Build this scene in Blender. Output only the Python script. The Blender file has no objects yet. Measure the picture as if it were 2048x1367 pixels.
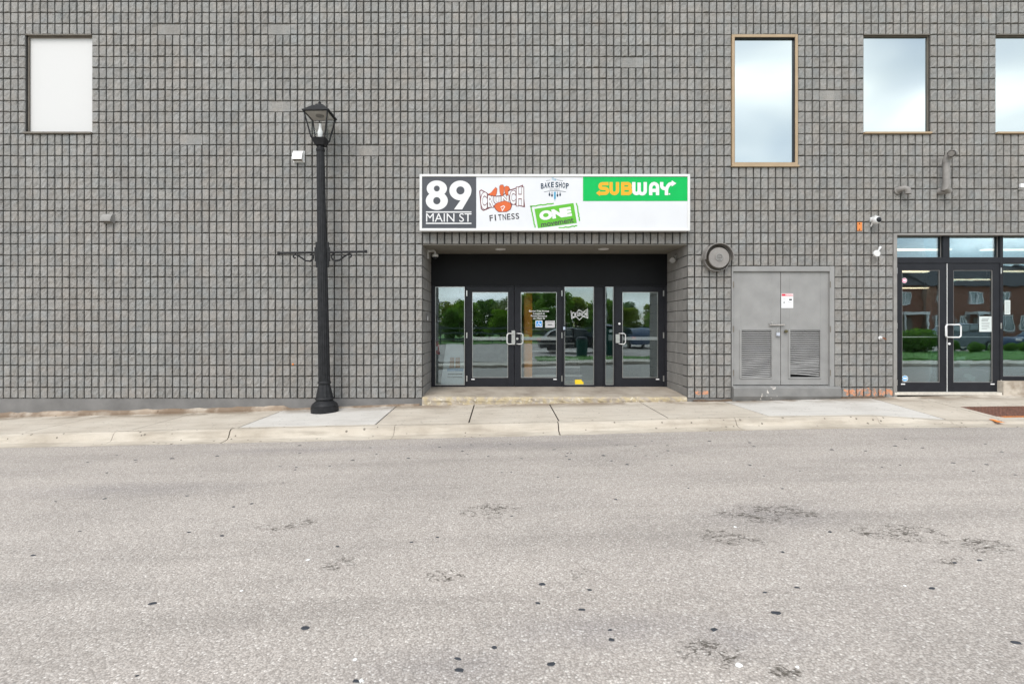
import bpy, bmesh, math, random
from mathutils import Vector, Matrix
R_ = math.radians
random.seed(7)
SC = bpy.context.scene
C = SC.collection
# ------------------------------------------------------------------ camera, sky, sun, exposure
CAM_Y, CAM_Z, F = -9.3, 1.59, 1008.0          # camera stand point, focal length in photo pixels
VPX, VPY = 1003.0, 655.0                      # where the wall normal meets the picture
cam_d = bpy.data.cameras.new('camera'); cam = bpy.data.objects.new('camera', cam_d); C.objects.link(cam)
cam.location = (0, CAM_Y, CAM_Z); cam.rotation_euler = (R_(90), 0, 0)
cam_d.sensor_width = 36; cam_d.lens = 36*F/2048
cam_d.shift_x = (1024-VPX)/2048; cam_d.shift_y = (VPY-683.5)/2048
cam_d.clip_start = .05; cam_d.clip_end = 2000
SC.camera = cam
SUN_EL, SUN_AZ = 46, 205                      # degrees; high behind the camera's left, veiled by cloud
w = bpy.data.worlds.new('World'); SC.world = w; w.use_nodes = True
nt = w.node_tree; nt.nodes.clear()
def N(t, typ, **kw):
    n = t.nodes.new(typ)
    for k, v in kw.items(): setattr(n, k, v)
    return n
out = N(nt, 'ShaderNodeOutputWorld'); bg = N(nt, 'ShaderNodeBackground'); bg.inputs[1].default_value = .1
sky = N(nt, 'ShaderNodeTexSky', sky_type='NISHITA'); sky.sun_disc = False
sky.sun_elevation = R_(SUN_EL); sky.sun_rotation = R_(SUN_AZ); sky.dust_density = 1.5
tc = N(nt, 'ShaderNodeTexCoord'); sep = N(nt, 'ShaderNodeSeparateXYZ'); nt.links.new(tc.outputs['Generated'], sep.inputs[0])
mx = N(nt, 'ShaderNodeMath', operation='MAXIMUM'); nt.links.new(sep.outputs[2], mx.inputs[0]); mx.inputs[1].default_value = 0
ad = N(nt, 'ShaderNodeMath', operation='ADD'); nt.links.new(mx.outputs[0], ad.inputs[0]); ad.inputs[1].default_value = .22
cb = N(nt, 'ShaderNodeCombineXYZ')
for i in (0, 1):
    d = N(nt, 'ShaderNodeMath', operation='DIVIDE'); nt.links.new(sep.outputs[i], d.inputs[0]); nt.links.new(ad.outputs[0], d.inputs[1]); nt.links.new(d.outputs[0], cb.inputs[i])
nz = N(nt, 'ShaderNodeTexNoise'); nz.inputs['Scale'].default_value = 1.9; nz.inputs['Detail'].default_value = 3.5; nz.inputs['Roughness'].default_value = .42; nz.inputs['Distortion'].default_value = .35
nt.links.new(cb.outputs[0], nz.inputs['Vector'])
rp = N(nt, 'ShaderNodeValToRGB'); rp.color_ramp.elements[0].position = .36; rp.color_ramp.elements[1].position = .64
rp.color_ramp.elements[0].color = (.30, .30, .30, 1)
nt.links.new(nz.outputs['Fac'], rp.inputs[0])
nz2 = N(nt, 'ShaderNodeTexNoise'); nz2.inputs['Scale'].default_value = 1.9; nz2.inputs['Detail'].default_value = 2
nt.links.new(cb.outputs[0], nz2.inputs['Vector'])
rp2 = N(nt, 'ShaderNodeValToRGB'); rp2.color_ramp.elements[0].position = .3; rp2.color_ramp.elements[1].position = .7
rp2.color_ramp.elements[0].color = (5.2, 5.9, 6.3, 1); rp2.color_ramp.elements[1].color = (11.5, 11.7, 11.8, 1)
nt.links.new(nz2.outputs['Fac'], rp2.inputs[0])
mixc = N(nt, 'ShaderNodeMix', data_type='RGBA')
nt.links.new(rp.outputs[0], mixc.inputs[0]); nt.links.new(sky.outputs[0], mixc.inputs[6]); nt.links.new(rp2.outputs[0], mixc.inputs[7])
nt.links.new(mixc.outputs[2], bg.inputs[0]); nt.links.new(bg.outputs[0], out.inputs[0])
sun_d = bpy.data.lights.new('sun', 'SUN'); sun = bpy.data.objects.new('sun', sun_d); C.objects.link(sun)
sun_d.energy = 1.0; sun_d.angle = R_(32); sun_d.color = (1, .965, .92)
# sun shines from azimuth behind the camera's left
sun.rotation_euler = (R_(90-SUN_EL), 0, R_(-22))
SC.view_settings.view_transform = 'Standard'; SC.view_settings.look = 'None'
SC.view_settings.exposure = 1.06; SC.view_settings.gamma = 1
SC.cycles.use_denoising = True
SC.cycles.max_bounces = 6; SC.cycles.transparent_max_bounces = 16; SC.cycles.caustics_reflective = False; SC.cycles.caustics_refractive = False

def P(px, py, y):                              # photo pixel -> point of the place on the plane y
    d = y-CAM_Y
    return Vector(((px-VPX)/F*d, y, CAM_Z-(py-VPY)/F*d))
def PX(px, y): return (px-VPX)/F*(y-CAM_Y)
def PZ(py, y): return CAM_Z-(py-VPY)/F*(y-CAM_Y)

# ------------------------------------------------------------------ materials
def new_mat(name):
    m = bpy.data.materials.new(name); m.use_nodes = True
    t = m.node_tree; b = t.nodes['Principled BSDF']
    return m, t, b
def noise(t, scale, detail=4, vec=None, rough=.55, dist=0):
    n = N(t, 'ShaderNodeTexNoise'); n.inputs['Scale'].default_value = scale; n.inputs['Detail'].default_value = detail
    n.inputs['Roughness'].default_value = rough; n.inputs['Distortion'].default_value = dist
    if vec is not None: t.links.new(vec, n.inputs['Vector'])
    return n
def ramp(t, fac, stops):
    r = N(t, 'ShaderNodeValToRGB'); e = r.color_ramp.elements
    while len(e) < len(stops): e.new(.5)
    for q, (p, c) in zip(e, stops):
        q.position = p; q.color = (*(c if not isinstance(c, (int, float)) else (c, c, c)), 1)
    t.links.new(fac, r.inputs[0]); return r
def mixrgb(t, fac, a, b, blend='MIX'):
    m = N(t, 'ShaderNodeMix', data_type='RGBA', blend_type=blend)
    for s, v in ((0, fac), (6, a), (7, b)):
        if hasattr(v, 'is_output'): t.links.new(v, m.inputs[s])
        elif isinstance(v, (int, float)): m.inputs[s].default_value = v
        else: m.inputs[s].default_value = (*v, 1)
    return m.outputs[2]
def mathn(t, op, a, b=None, clamp=False):
    n = N(t, 'ShaderNodeMath', operation=op, use_clamp=clamp)
    for i, v in enumerate((a, b)):
        if v is None: continue
        if hasattr(v, 'is_output'): t.links.new(v, n.inputs[i])
        else: n.inputs[i].default_value = v
    return n.outputs[0]
def bump(t, b, height, strength, dist=.01):
    n = N(t, 'ShaderNodeBump'); n.inputs['Strength'].default_value = strength; n.inputs['Distance'].default_value = dist
    t.links.new(height, n.inputs['Height']); t.links.new(n.outputs[0], b.inputs['Normal'])
def wpos(t): return N(t, 'ShaderNodeNewGeometry').outputs['Position']
MATS = {}
def simple(name, col, rough=.5, metal=0, var=.12, vscale=6, bs=0, bscale=80, emit=0):
    if name in MATS: return MATS[name]
    m, t, b = new_mat(name)
    b.inputs['Roughness'].default_value = rough; b.inputs['Metallic'].default_value = metal
    n = noise(t, vscale, 5, wpos(t))
    hi = tuple(min(1, c*(1+var)) for c in col); lo = tuple(c*(1-var) for c in col)
    t.links.new(ramp(t, n.outputs['Fac'], [(.3, lo), (.7, hi)]).outputs[0], b.inputs['Base Color'])
    if bs:
        bump(t, b, noise(t, bscale, 3, wpos(t)).outputs['Fac'], bs, .004)
    if emit:
        b.inputs['Emission Color'].default_value = (*col, 1); b.inputs['Emission Strength'].default_value = emit
    if col[0] < .03 and rough > .3: b.inputs['Specular IOR Level'].default_value = .22
    MATS[name] = m; return m

U, RH = .1358, .2033                           # width of one scored rib, height of one course
X0, Z0 = -1.4577, .2845                        # entrance corner of the wall grid, foot of the bottom course
def ux(i): return X0+i*U
def rz(n): return Z0+n*RH

def mat_block():
    m, t, b = new_mat('painted split block')
    pos = wpos(t)
    mp = N(t, 'ShaderNodeMapping'); t.links.new(pos, mp.inputs[0])
    mp.inputs['Location'].default_value = (-X0/U, 0, -Z0/RH); mp.inputs['Scale'].default_value = (1/U, 0, 1/RH)
    fl = N(t, 'ShaderNodeVectorMath', operation='FLOOR'); t.links.new(mp.outputs[0], fl.inputs[0])
    wn = N(t, 'ShaderNodeTexWhiteNoise', noise_dimensions='3D'); t.links.new(fl.outputs[0], wn.inputs['Vector'])
    c1 = ramp(t, wn.outputs['Value'], [(0, (.218, .211, .199)), (.5, (.242, .234, .221)), (1, (.264, .255, .241))]).outputs[0]
    big = noise(t, .7, 4, pos)
    c2 = mixrgb(t, 1, c1, ramp(t, big.outputs['Fac'], [(.3, (.95, .98, .99)), (.5, (1, 1, 1)), (.72, (1.03, 1.0, .97))]).outputs[0], 'MULTIPLY')
    # wavy diagonal tooling / split scars inside each rib face
    sc = noise(t, 34, 4, pos, .62, 1.6)
    c3 = mixrgb(t, 1, c2, ramp(t, sc.outputs['Fac'], [(.32, .62), (.46, .98), (.66, 1.12)]).outputs[0], 'MULTIPLY')
    # each block was toned a little differently; rain streaks run down, splashed dirt at the foot
    mpb = N(t, 'ShaderNodeMapping'); t.links.new(pos, mpb.inputs[0]); mpb.inputs['Location'].default_value = (-X0/U/3, 0, -Z0/RH); mpb.inputs['Scale'].default_value = (1/U/3, 0, 1/RH)
    flb = N(t, 'ShaderNodeVectorMath', operation='FLOOR'); t.links.new(mpb.outputs[0], flb.inputs[0])
    wb_ = N(t, 'ShaderNodeTexWhiteNoise', noise_dimensions='3D'); t.links.new(flb.outputs[0], wb_.inputs['Vector'])
    c3 = mixrgb(t, 1, c3, ramp(t, wb_.outputs['Value'], [(0, .945), (.85, 1.02), (1, 1.06)]).outputs[0], 'MULTIPLY')
    mps = N(t, 'ShaderNodeMapping'); t.links.new(pos, mps.inputs[0]); mps.inputs['Scale'].default_value = (3.2, 1, .28)
    c3 = mixrgb(t, 1, c3, ramp(t, noise(t, 1.3, 5, mps.outputs[0], .62).outputs['Fac'], [(.32, .90), (.5, 1.0), (.7, 1.05)]).outputs[0], 'MULTIPLY')
    tint = noise(t, 5, 2, pos)
    c4 = mixrgb(t, 1, c3, ramp(t, tint.outputs['Color'], [(.3, (.96, 1, 1.03)), (.7, (1.04, 1, .96))]).outputs[0], 'MULTIPLY')
    # orange clay showing where the paint has flaked near the foot of the wall
    s = N(t, 'ShaderNodeSeparateXYZ'); t.links.new(pos, s.inputs[0])
    def box(ax, lo, hi, soft):
        a = N(t, 'ShaderNodeMapRange'); a.inputs[1].default_value = lo-soft; a.inputs[2].default_value = lo+soft; t.links.new(s.outputs[ax], a.inputs[0])
        c = N(t, 'ShaderNodeMapRange'); c.inputs[1].default_value = hi+soft; c.inputs[2].default_value = hi-soft; t.links.new(s.outputs[ax], c.inputs[0])
        return mathn(t, 'MULTIPLY', a.outputs[0], c.outputs[0])
    reg = mathn(t, 'MULTIPLY', box(0, 6.28, 7.25, .04), box(2, .30, .50, .14))
    reg2 = mathn(t, 'MULTIPLY', box(0, 3.55, 3.85, .05), box(2, .32, .46, .05))
    regs = mathn(t, 'MAXIMUM', reg, mathn(t, 'MULTIPLY', reg2, .8))
    fn = noise(t, 11, 5, pos, .68)
    mask = ramp(t, mathn(t, 'MULTIPLY', regs, fn.outputs['Fac']), [(.335, 0), (.38, 1)]).outputs[0]
    c5 = mixrgb(t, mask, c4, (.58, .27, .15))
    t.links.new(c5, b.inputs['Base Color']); b.inputs['Roughness'].default_value = .72
    h = mathn(t, 'ADD', sc.outputs['Fac'], mathn(t, 'MULTIPLY', noise(t, 150, 3, pos).outputs['Fac'], .4))
    bump(t, b, h, .55, .012)
    return m
M_BLOCK = mat_block()
M_MORTAR = simple('mortar darkened as joint shade', (.040, .0385, .0355), .9, var=.25, vscale=12, bs=.3)  # mortar colour darkened to carry the shade inside the joints
M_JAMB = simple('painted smooth block', (.25, .24, .226), .7, var=.14, vscale=5, bs=.35, bscale=60)
M_FOUND = simple('painted foundation concrete', (.165, .160, .154), .75, var=.2, vscale=3, bs=.3, bscale=40)
M_GREY = simple('grey door paint', (.262, .258, .25), .5, var=.10, vscale=3.5)
M_GREYTRIM = simple('grey trim paint', (.25, .245, .235), .5, var=.1)
M_BLACK = simple('black anodised frame', (.017, .018, .022), .38, var=.15)
M_BLACKPANEL = simple('black header panel', (.0045, .005, .006), .55, var=.2, vscale=3)
M_IRON = simple('black cast iron paint', (.017, .0175, .019), .5, var=.35, vscale=14, bs=.12, bscale=60)
M_WHITE = simple('white paint', (.66, .66, .65), .45, var=.04)
M_STEEL = simple('brushed steel', (.62, .62, .60), .28, .9, var=.08, vscale=20)
M_TAN = simple('tan window frame', (.37, .27, .165), .5, var=.08)
M_BROWN = simple('bronze window frame', (.15, .13, .105), .5, var=.15)
M_PIPE = simple('painted pipe', (.23, .215, .20), .5, var=.15, vscale=9)

def mat_concrete(name, c0, c1, c2, stain=.5):
    m, t, b = new_mat(name); pos = wpos(t)
    a = noise(t, 1.3, 6, pos, .6)
    col = ramp(t, a.outputs['Fac'], [(.28, c0), (.5, c1), (.74, c2)]).outputs[0]
    f = noise(t, 160, 3, pos, .7)
    col = mixrgb(t, 1, col, ramp(t, f.outputs['Fac'], [(.3, .86), (.7, 1.08)]).outputs[0], 'MULTIPLY')
    v = N(t, 'ShaderNodeTexVoronoi'); v.inputs['Scale'].default_value = 5; t.links.new(pos, v.inputs['Vector'])
    sp = mathn(t, 'MULTIPLY', mathn(t, 'LESS_THAN', v.outputs['Distance'], .09), stain)
    col = mixrgb(t, sp, col, tuple(x*.3 for x in c0))
    mp = N(t, 'ShaderNodeMapping'); t.links.new(pos, mp.inputs[0]); mp.inputs['Scale'].default_value = (.8, 5, 5)
    st = noise(t, 2.2, 5, mp.outputs[0], .6)
    col = mixrgb(t, mathn(t, 'MULTIPLY', ramp(t, st.outputs['Fac'], [(.46, 0), (.70, 1)]).outputs[0], stain*.62), col, tuple(x*.62 for x in c0))
    v2 = N(t, 'ShaderNodeTexVoronoi'); v2.inputs['Scale'].default_value = 8; t.links.new(pos, v2.inputs['Vector'])
    sp2 = mathn(t, 'MULTIPLY', mathn(t, 'LESS_THAN', v2.outputs['Distance'], .11), stain)
    col = mixrgb(t, sp2, col, tuple(x*.22 for x in c0))
    # damp brown run-off at the foot of the step
    sx = N(t, 'ShaderNodeSeparateXYZ'); t.links.new(pos, sx.inputs[0])
    near = N(t, 'ShaderNodeMapRange'); near.inputs[1].default_value = -.50; near.inputs[2].default_value = -.16; t.links.new(sx.outputs[1], near.inputs[0])
    run = mathn(t, 'MULTIPLY', near.outputs[0], ramp(t, noise(t, 1.9, 4, pos, .6).outputs['Fac'], [(.40, 0), (.54, 1)]).outputs[0])
    col = mixrgb(t, mathn(t, 'MULTIPLY', run, .75), col, tuple(x*.45*k for x, k in zip(c0, (1, .85, .7))))
    t.links.new(col, b.inputs['Base Color']); b.inputs['Roughness'].default_value = .85
    bump(t, b, f.outputs['Fac'], .25, .004)
    return m
M_WALK = mat_concrete('old pavement concrete', (.43, .375, .305), (.535, .475, .395), (.58, .525, .445))
M_WALKNEW = mat_concrete('newer pavement concrete', (.50, .47, .425), (.58, .55, .505), (.62, .595, .55), .4)
M_KERB = mat_concrete('kerb concrete', (.36, .31, .245), (.48, .425, .35), (.55, .50, .42), .8)
M_STEP = mat_concrete('worn step concrete', (.22, .18, .14), (.33, .285, .23), (.42, .365, .29), .9)
M_JOINT = simple('pavement joint dirt', (.022, .019, .016), .95, var=.3)
M_FILLET = mat_concrete('crumbling mortar fillet', (.30, .22, .15), (.40, .33, .26), (.46, .42, .36), .8)

def mat_asphalt(name, patches, dark):
    m, t, b = new_mat(name); pos = wpos(t)
    vor = N(t, 'ShaderNodeTexVoronoi'); vor.inputs['Scale'].default_value = 95; t.links.new(pos, vor.inputs['Vector'])
    sepc = N(t, 'ShaderNodeSeparateColor'); t.links.new(vor.outputs['Color'], sepc.inputs[0])
    stone = ramp(t, sepc.outputs[0], [(0, (.31, .286, .265)), (.45, (.385, .358, .335)), (.8, (.44, .412, .388)), (.93, (.48, .455, .43)), (1, (.62, .60, .575))]).outputs[0]
    gap = ramp(t, vor.outputs['Distance'], [(.35, 1.0), (.75, .70)]).outputs[0]
    col = mixrgb(t, 1, stone, gap, 'MULTIPLY')
    big = noise(t, .55, 5, pos, .6)
    col = mixrgb(t, 1, col, ramp(t, big.outputs['Fac'], [(.3, (.94, .905, .868)), (.5, (1.045, 1.005, .96)), (.72, (1.11, 1.065, 1.015))]).outputs[0], 'MULTIPLY')
    mp = N(t, 'ShaderNodeMapping'); t.links.new(pos, mp.inputs[0]); mp.inputs['Scale'].default_value = (.16, 1.5, 1)
    stk = noise(t, 1.5, 6, mp.outputs[0], .66)
    col = mixrgb(t, 1, col, ramp(t, stk.outputs['Fac'], [(.3, .84), (.5, 1.0), (.66, 1.06)]).outputs[0], 'MULTIPLY')
    def blobs(lst):
        acc = None
        for (x, y, rx, ry) in lst:
            q = N(t, 'ShaderNodeMapping'); t.links.new(pos, q.inputs[0])
            q.inputs['Location'].default_value = (-x/rx, -y/ry, 0); q.inputs['Scale'].default_value = (1/rx, 1/ry, 0)
            l = N(t, 'ShaderNodeVectorMath', operation='LENGTH'); t.links.new(q.outputs[0], l.inputs[0])
            v = mathn(t, 'SUBTRACT', 1, l.outputs['Value'], True)
            acc = v if acc is None else mathn(t, 'MAXIMUM', acc, v)
        return acc
    if dark:
        dk = mathn(t, 'MULTIPLY', blobs(dark), mathn(t, 'MULTIPLY', noise(t, 4, 4, pos).outputs['Fac'], 1.9))
        # worn oily patch: dark binder between clean stones
        col = mixrgb(t, mathn(t, 'MULTIPLY', mathn(t, 'MULTIPLY', dk, 1.0, True), .55), col, mixrgb(t, 1, col, (.62, .63, .68), 'MULTIPLY'))
    height = mathn(t, 'SUBTRACT', 1, vor.outputs['Distance'])
    if patches:
        dn = noise(t, 7, 4, pos, .6)
        dv = mixrgb(t, .05, pos, dn.outputs['Color'], 'LINEAR_LIGHT')
        ce = N(t, 'ShaderNodeTexVoronoi', feature='DISTANCE_TO_EDGE'); ce.inputs['Scale'].default_value = 12; t.links.new(dv, ce.inputs['Vector'])
        line = mathn(t, 'MULTIPLY', ramp(t, ce.outputs['Distance'], [(.015, 1), (.06, 0)]).outputs[0], ramp(t, noise(t, 14, 3, pos, .6).outputs['Fac'], [(.45, 0), (.58, 1)]).outputs[0])
        mpf = N(t, 'ShaderNodeMapping'); t.links.new(pos, mpf.inputs[0]); mpf.inputs['Scale'].default_value = (.55, 1, 1)
        fleck = ramp(t, noise(t, 30, 4, mpf.outputs[0], .7, 1.2).outputs['Fac'], [(.53, 0), (.60, 1)]).outputs[0]
        line = mathn(t, 'MAXIMUM', line, mathn(t, 'MULTIPLY', fleck, .92))
        pm = ramp(t, mathn(t, 'MULTIPLY', blobs(patches), mathn(t, 'MULTIPLY', ramp(t, noise(t, 5, 4, pos, .7).outputs['Fac'], [(.44, 0), (.62, 1)]).outputs[0], 1.6)), [(.14, 0), (.42, 1)]).outputs[0]
        cr = mathn(t, 'MULTIPLY', line, pm)
        col = mixrgb(t, mathn(t, 'MULTIPLY', cr, .9), col, (.045, .036, .024))
        height = mathn(t, 'SUBTRACT', height, mathn(t, 'MULTIPLY', cr, 2))
    t.links.new(col, b.inputs['Base Color']); b.inputs['Roughness'].default_value = .88
    bump(t, b, height, .5, .006)
    return m

def mat_glass(name, refl, tint, wav=.02, fres=.6):
    m = bpy.data.materials.new(name); m.use_nodes = True; t = m.node_tree; t.nodes.clear()
    o = N(t, 'ShaderNodeOutputMaterial'); mx_ = N(t, 'ShaderNodeMixShader'); tr = N(t, 'ShaderNodeBsdfTransparent'); gl = N(t, 'ShaderNodeBsdfGlossy')
    gl.inputs['Roughness'].default_value = .0; tr.inputs[0].default_value = (*tint, 1)
    gl.inputs[0].default_value = (.80, .95, 1, 1)
    lw = N(t, 'ShaderNodeLayerWeight'); lw.inputs[0].default_value = .35
    f = mathn(t, 'ADD', mathn(t, 'MULTIPLY', lw.outputs['Fresnel'], fres), refl, True)
    t.links.new(f, mx_.inputs[0]); t.links.new(tr.outputs[0], mx_.inputs[1]); t.links.new(gl.outputs[0], mx_.inputs[2]); t.links.new(mx_.outputs[0], o.inputs[0])
    bn = N(t, 'ShaderNodeBump'); bn.inputs['Strength'].default_value = wav; bn.inputs['Distance'].default_value = .05
    t.links.new(noise(t, 2.2, 2, wpos(t)).outputs['Fac'], bn.inputs['Height']); t.links.new(bn.outputs[0], gl.inputs['Normal'])
    return m
M_GLASS = mat_glass('door glass', .15, (.95, .97, .965), .012)
M_LGLASS = mat_glass('lantern glass', -.02, (.985, .985, .98), 0, .18)
def mat_mirror(name, refl):
    m = bpy.data.materials.new(name); m.use_nodes = True; t = m.node_tree; t.nodes.clear()
    o = N(t, 'ShaderNodeOutputMaterial'); mx_ = N(t, 'ShaderNodeMixShader'); df = N(t, 'ShaderNodeBsdfDiffuse'); gl = N(t, 'ShaderNodeBsdfGlossy')
    df.inputs[0].default_value = (.03, .045, .055, 1); gl.inputs['Roughness'].default_value = .0; gl.inputs[0].default_value = (.92, 1, .985, 1)
    mx_.inputs[0].default_value = refl
    t.links.new(df.outputs[0], mx_.inputs[1]); t.links.new(gl.outputs[0], mx_.inputs[2]); t.links.new(mx_.outputs[0], o.inputs[0])
    return m
M_MIRROR = mat_mirror('reflective coated glass', .49)
M_CARGLASS = mat_mirror('car glass', .18)

# ------------------------------------------------------------------ mesh helpers
class MB:
    def __init__(s): s.v = []; s.f = []
    def add(s, vs, fs):
        k = len(s.v); s.v += [tuple(v) for v in vs]; s.f += [tuple(i+k for i in f) for f in fs]; return s
    def box(s, x0, x1, y0, y1, z0, z1):
        return s.add([(x0,y0,z0),(x1,y0,z0),(x1,y1,z0),(x0,y1,z0),(x0,y0,z1),(x1,y0,z1),(x1,y1,z1),(x0,y1,z1)],
                     [(0,3,2,1),(4,5,6,7),(0,1,5,4),(1,2,6,5),(2,3,7,6),(3,0,4,7)])
    def quad(s, a, b, c, d): return s.add([a,b,c,d], [(0,1,2,3)])
    def prism(s, pts, y0, y1):                 # outline in the wall plane (x,z), thickness along y
        n = len(pts)
        ar = sum(pts[i][0]*pts[(i+1)%n][1]-pts[(i+1)%n][0]*pts[i][1] for i in range(n))
        if ar < 0: pts = pts[::-1]
        vs = [(p[0], y0, p[1]) for p in pts]+[(p[0], y1, p[1]) for p in pts]
        return s.add(vs, [tuple(range(n)), tuple(range(2*n-1, n-1, -1))]+[((i+1)%n, i, n+i, n+(i+1)%n) for i in range(n)])
    def lathe(s, prof, n=20, c=(0,0,0), ax='z', cap=True, flute=0):
        vs = []
        for (r, h) in prof:
            for k in range(n):
                a = 2*math.pi*k/n; rr = r*(1-flute*(k % 2))
                q = (rr*math.cos(a), rr*math.sin(a), h)
                if ax == 'y': q = (q[0], q[2], q[1])
                vs.append((q[0]+c[0], q[1]+c[1], q[2]+c[2]))
        fs = []
        for i in range(len(prof)-1):
            for k in range(n):
                f = (i*n+k, i*n+(k+1)%n, (i+1)*n+(k+1)%n, (i+1)*n+k)
                fs.append(f if ax == 'z' else f[::-1])
        if cap:
            a = tuple(range(n)); b_ = tuple((len(prof)-1)*n+k for k in range(n))
            fs += [a[::-1], b_] if ax == 'z' else [a, b_[::-1]]
        return s.add(vs, fs)
    def tube(s, pts, r, n=8, cap=True):
        pts = [Vector(p) for p in pts]; rs = r if isinstance(r, (list, tuple)) else [r]*len(pts)
        vs = []; up = None
        for i, p in enumerate(pts):
            d = (pts[min(i+1, len(pts)-1)]-pts[max(i-1, 0)]).normalized()
            if up is None: up = d.orthogonal().normalized()
            up = (up-d*up.dot(d)).normalized(); sd = d.cross(up)
            for k in range(n):
                a = 2*math.pi*k/n; vs.append(tuple(p+(up*math.cos(a)+sd*math.sin(a))*rs[i]))
        fs = [(i*n+k, i*n+(k+1)%n, (i+1)*n+(k+1)%n, (i+1)*n+k) for i in range(len(pts)-1) for k in range(n)]
        if cap: fs += [tuple(range(n))[::-1], tuple((len(pts)-1)*n+k for k in range(n))]
        return s.add(vs, fs)
    def ribbon(s, pts, wd, y, th=.001):        # flat mitred stroke in the wall plane
        n = len(pts); L = []; Rr = []
        for i in range(n):
            a = Vector(pts[max(i-1, 0)]); b_ = Vector(pts[i]); c = Vector(pts[min(i+1, n-1)])
            d1 = (b_-a) if i else (c-b_); d2 = (c-b_) if i < n-1 else (b_-a)
            d1.normalize(); d2.normalize(); nn = Vector((-(d1+d2).y, (d1+d2).x)); nn.normalize()
            k = max(.5, nn.dot(Vector((-d1.y, d1.x)))); o = nn*(wd/2/k)
            L.append(b_+o); Rr.append(b_-o)
        for i in range(n-1):
            s.quad((L[i].x, y, L[i].y), (Rr[i].x, y, Rr[i].y), (Rr[i+1].x, y, Rr[i+1].y), (L[i+1].x, y, L[i+1].y))
        return s
    def mesh(s, name):
        me = bpy.data.meshes.new(name); me.from_pydata(s.v, [], s.f); me.update(); return me
    def build(s, name, mat, parent=None, bev=0, smooth=False, label=None, seg=1):
        me = s.mesh(name); me.materials.append(mat)
        o = bpy.data.objects.new(name, me); C.objects.link(o)
        if parent is not None: o.parent = parent; o.matrix_parent_inverse = parent_inv(parent)
        if bev:
            bm = o.modifiers.new('bevel', 'BEVEL'); bm.width = bev; bm.segments = seg; bm.limit_method = 'ANGLE'
        if smooth:
            me.polygons.foreach_set('use_smooth', [True]*len(me.polygons)); me.update()
            try: me.set_sharp_from_angle(angle=R_(38))
            except Exception: pass
        if label: o['label'] = label
        return o
LOCAL = set()
def world_of(o):
    m = o.matrix_basis.copy()
    if o.parent: m = world_of(o.parent) @ o.matrix_parent_inverse @ m
    return m
def parent_inv(p):
    # roots in LOCAL have parts written in their own coordinates, others in place coordinates
    r = p
    while r.parent: r = r.parent
    return Matrix.Identity(4) if r.name in LOCAL else world_of(p).inverted()
def tag(o, label, cat, group=None, kind=None):
    o['label'] = label; o['category'] = cat
    if group: o['group'] = group
    if kind: o['kind'] = kind
    return o
def thing(name, label, cat, loc=(0,0,0), group=None, local=False):
    o = bpy.data.objects.new(name, None); C.objects.link(o); o.location = loc; o.empty_display_size = .1
    if local: LOCAL.add(o.name)
    return tag(o, label, cat, group)
def struct(o): o['kind'] = 'structure'; return o
def sroot(name):
    o = bpy.data.objects.new(name, None); C.objects.link(o); return struct(o)
def copy_tree(o, parent=None):
    c = o.copy(); C.objects.link(c)
    if parent is not None: c.parent = parent; c.matrix_parent_inverse = o.matrix_parent_inverse
    for ch in list(o.children): copy_tree(ch, c)
    return c
def lerp_tab(tab):
    def f(x):
        if x <= tab[0][0]: return tab[0][1]
        for (a, va), (b_, vb) in zip(tab, tab[1:]):
            if x <= b_: return va+(vb-va)*(x-a)/(b_-a)
        return tab[-1][1]
    return f
def ring_pts(cx, cz, rx, rz_, n=28, a0=0, a1=360):
    return [(cx+rx*math.cos(R_(a0+(a1-a0)*i/n)), cz+rz_*math.sin(R_(a0+(a1-a0)*i/n))) for i in range(n+1)]

# ------------------------------------------------------------------ levels of the ground (the street climbs to the right)
zw = lerp_tab([(-14, -.19), (-9.25, -.06), (-5.74, .02), (-4.1, .068), (-1.94, .15), (-.5, .178), (.9, .197), (2.57, .222), (4.14, .237), (6.9, .308), (8.5, .345), (16, .42)])
zk = lerp_tab([(-14, -.15), (-7.2, -.006), (-5.57, .03), (-3.94, .07), (-1.93, .112), (-.49, .139), (.855, .165), (2.52, .212), (4.02, .243), (5.6, .262), (6.75, .19), (9, .20), (16, .26)])
zr = lerp_tab([(-14, -.29), (-7.27, -.155), (-3.2, -.068), (-1.2, -.018), (.83, .028), (2.9, .088), (5.2, .135), (7.6, .148), (16, .21)])
YK = -1.6                                     # joint between pavement and kerb
YG = -2.0                                     # edge of the gutter
def road_at(px, py):
    z = 0.0
    for _ in range(4):
        d = F*(CAM_Z-z)/(py-VPY); x = (px-VPX)/F*d; z = zr(x)
    return x, d+CAM_Y, z, d
def span(a, b, st):
    n = max(1, int(round((b-a)/st))); return [a+(b-a)*i/n for i in range(n+1)]

# ground far and wide
g = MB(); g.quad((-400, -400, -.62), (400, -400, -.62), (400, 400, -.62), (-400, 400, -.62))
struct(g.build('ground', simple('dry earth', (.16, .14, .10), .95, var=.3, vscale=.6)))
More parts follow.
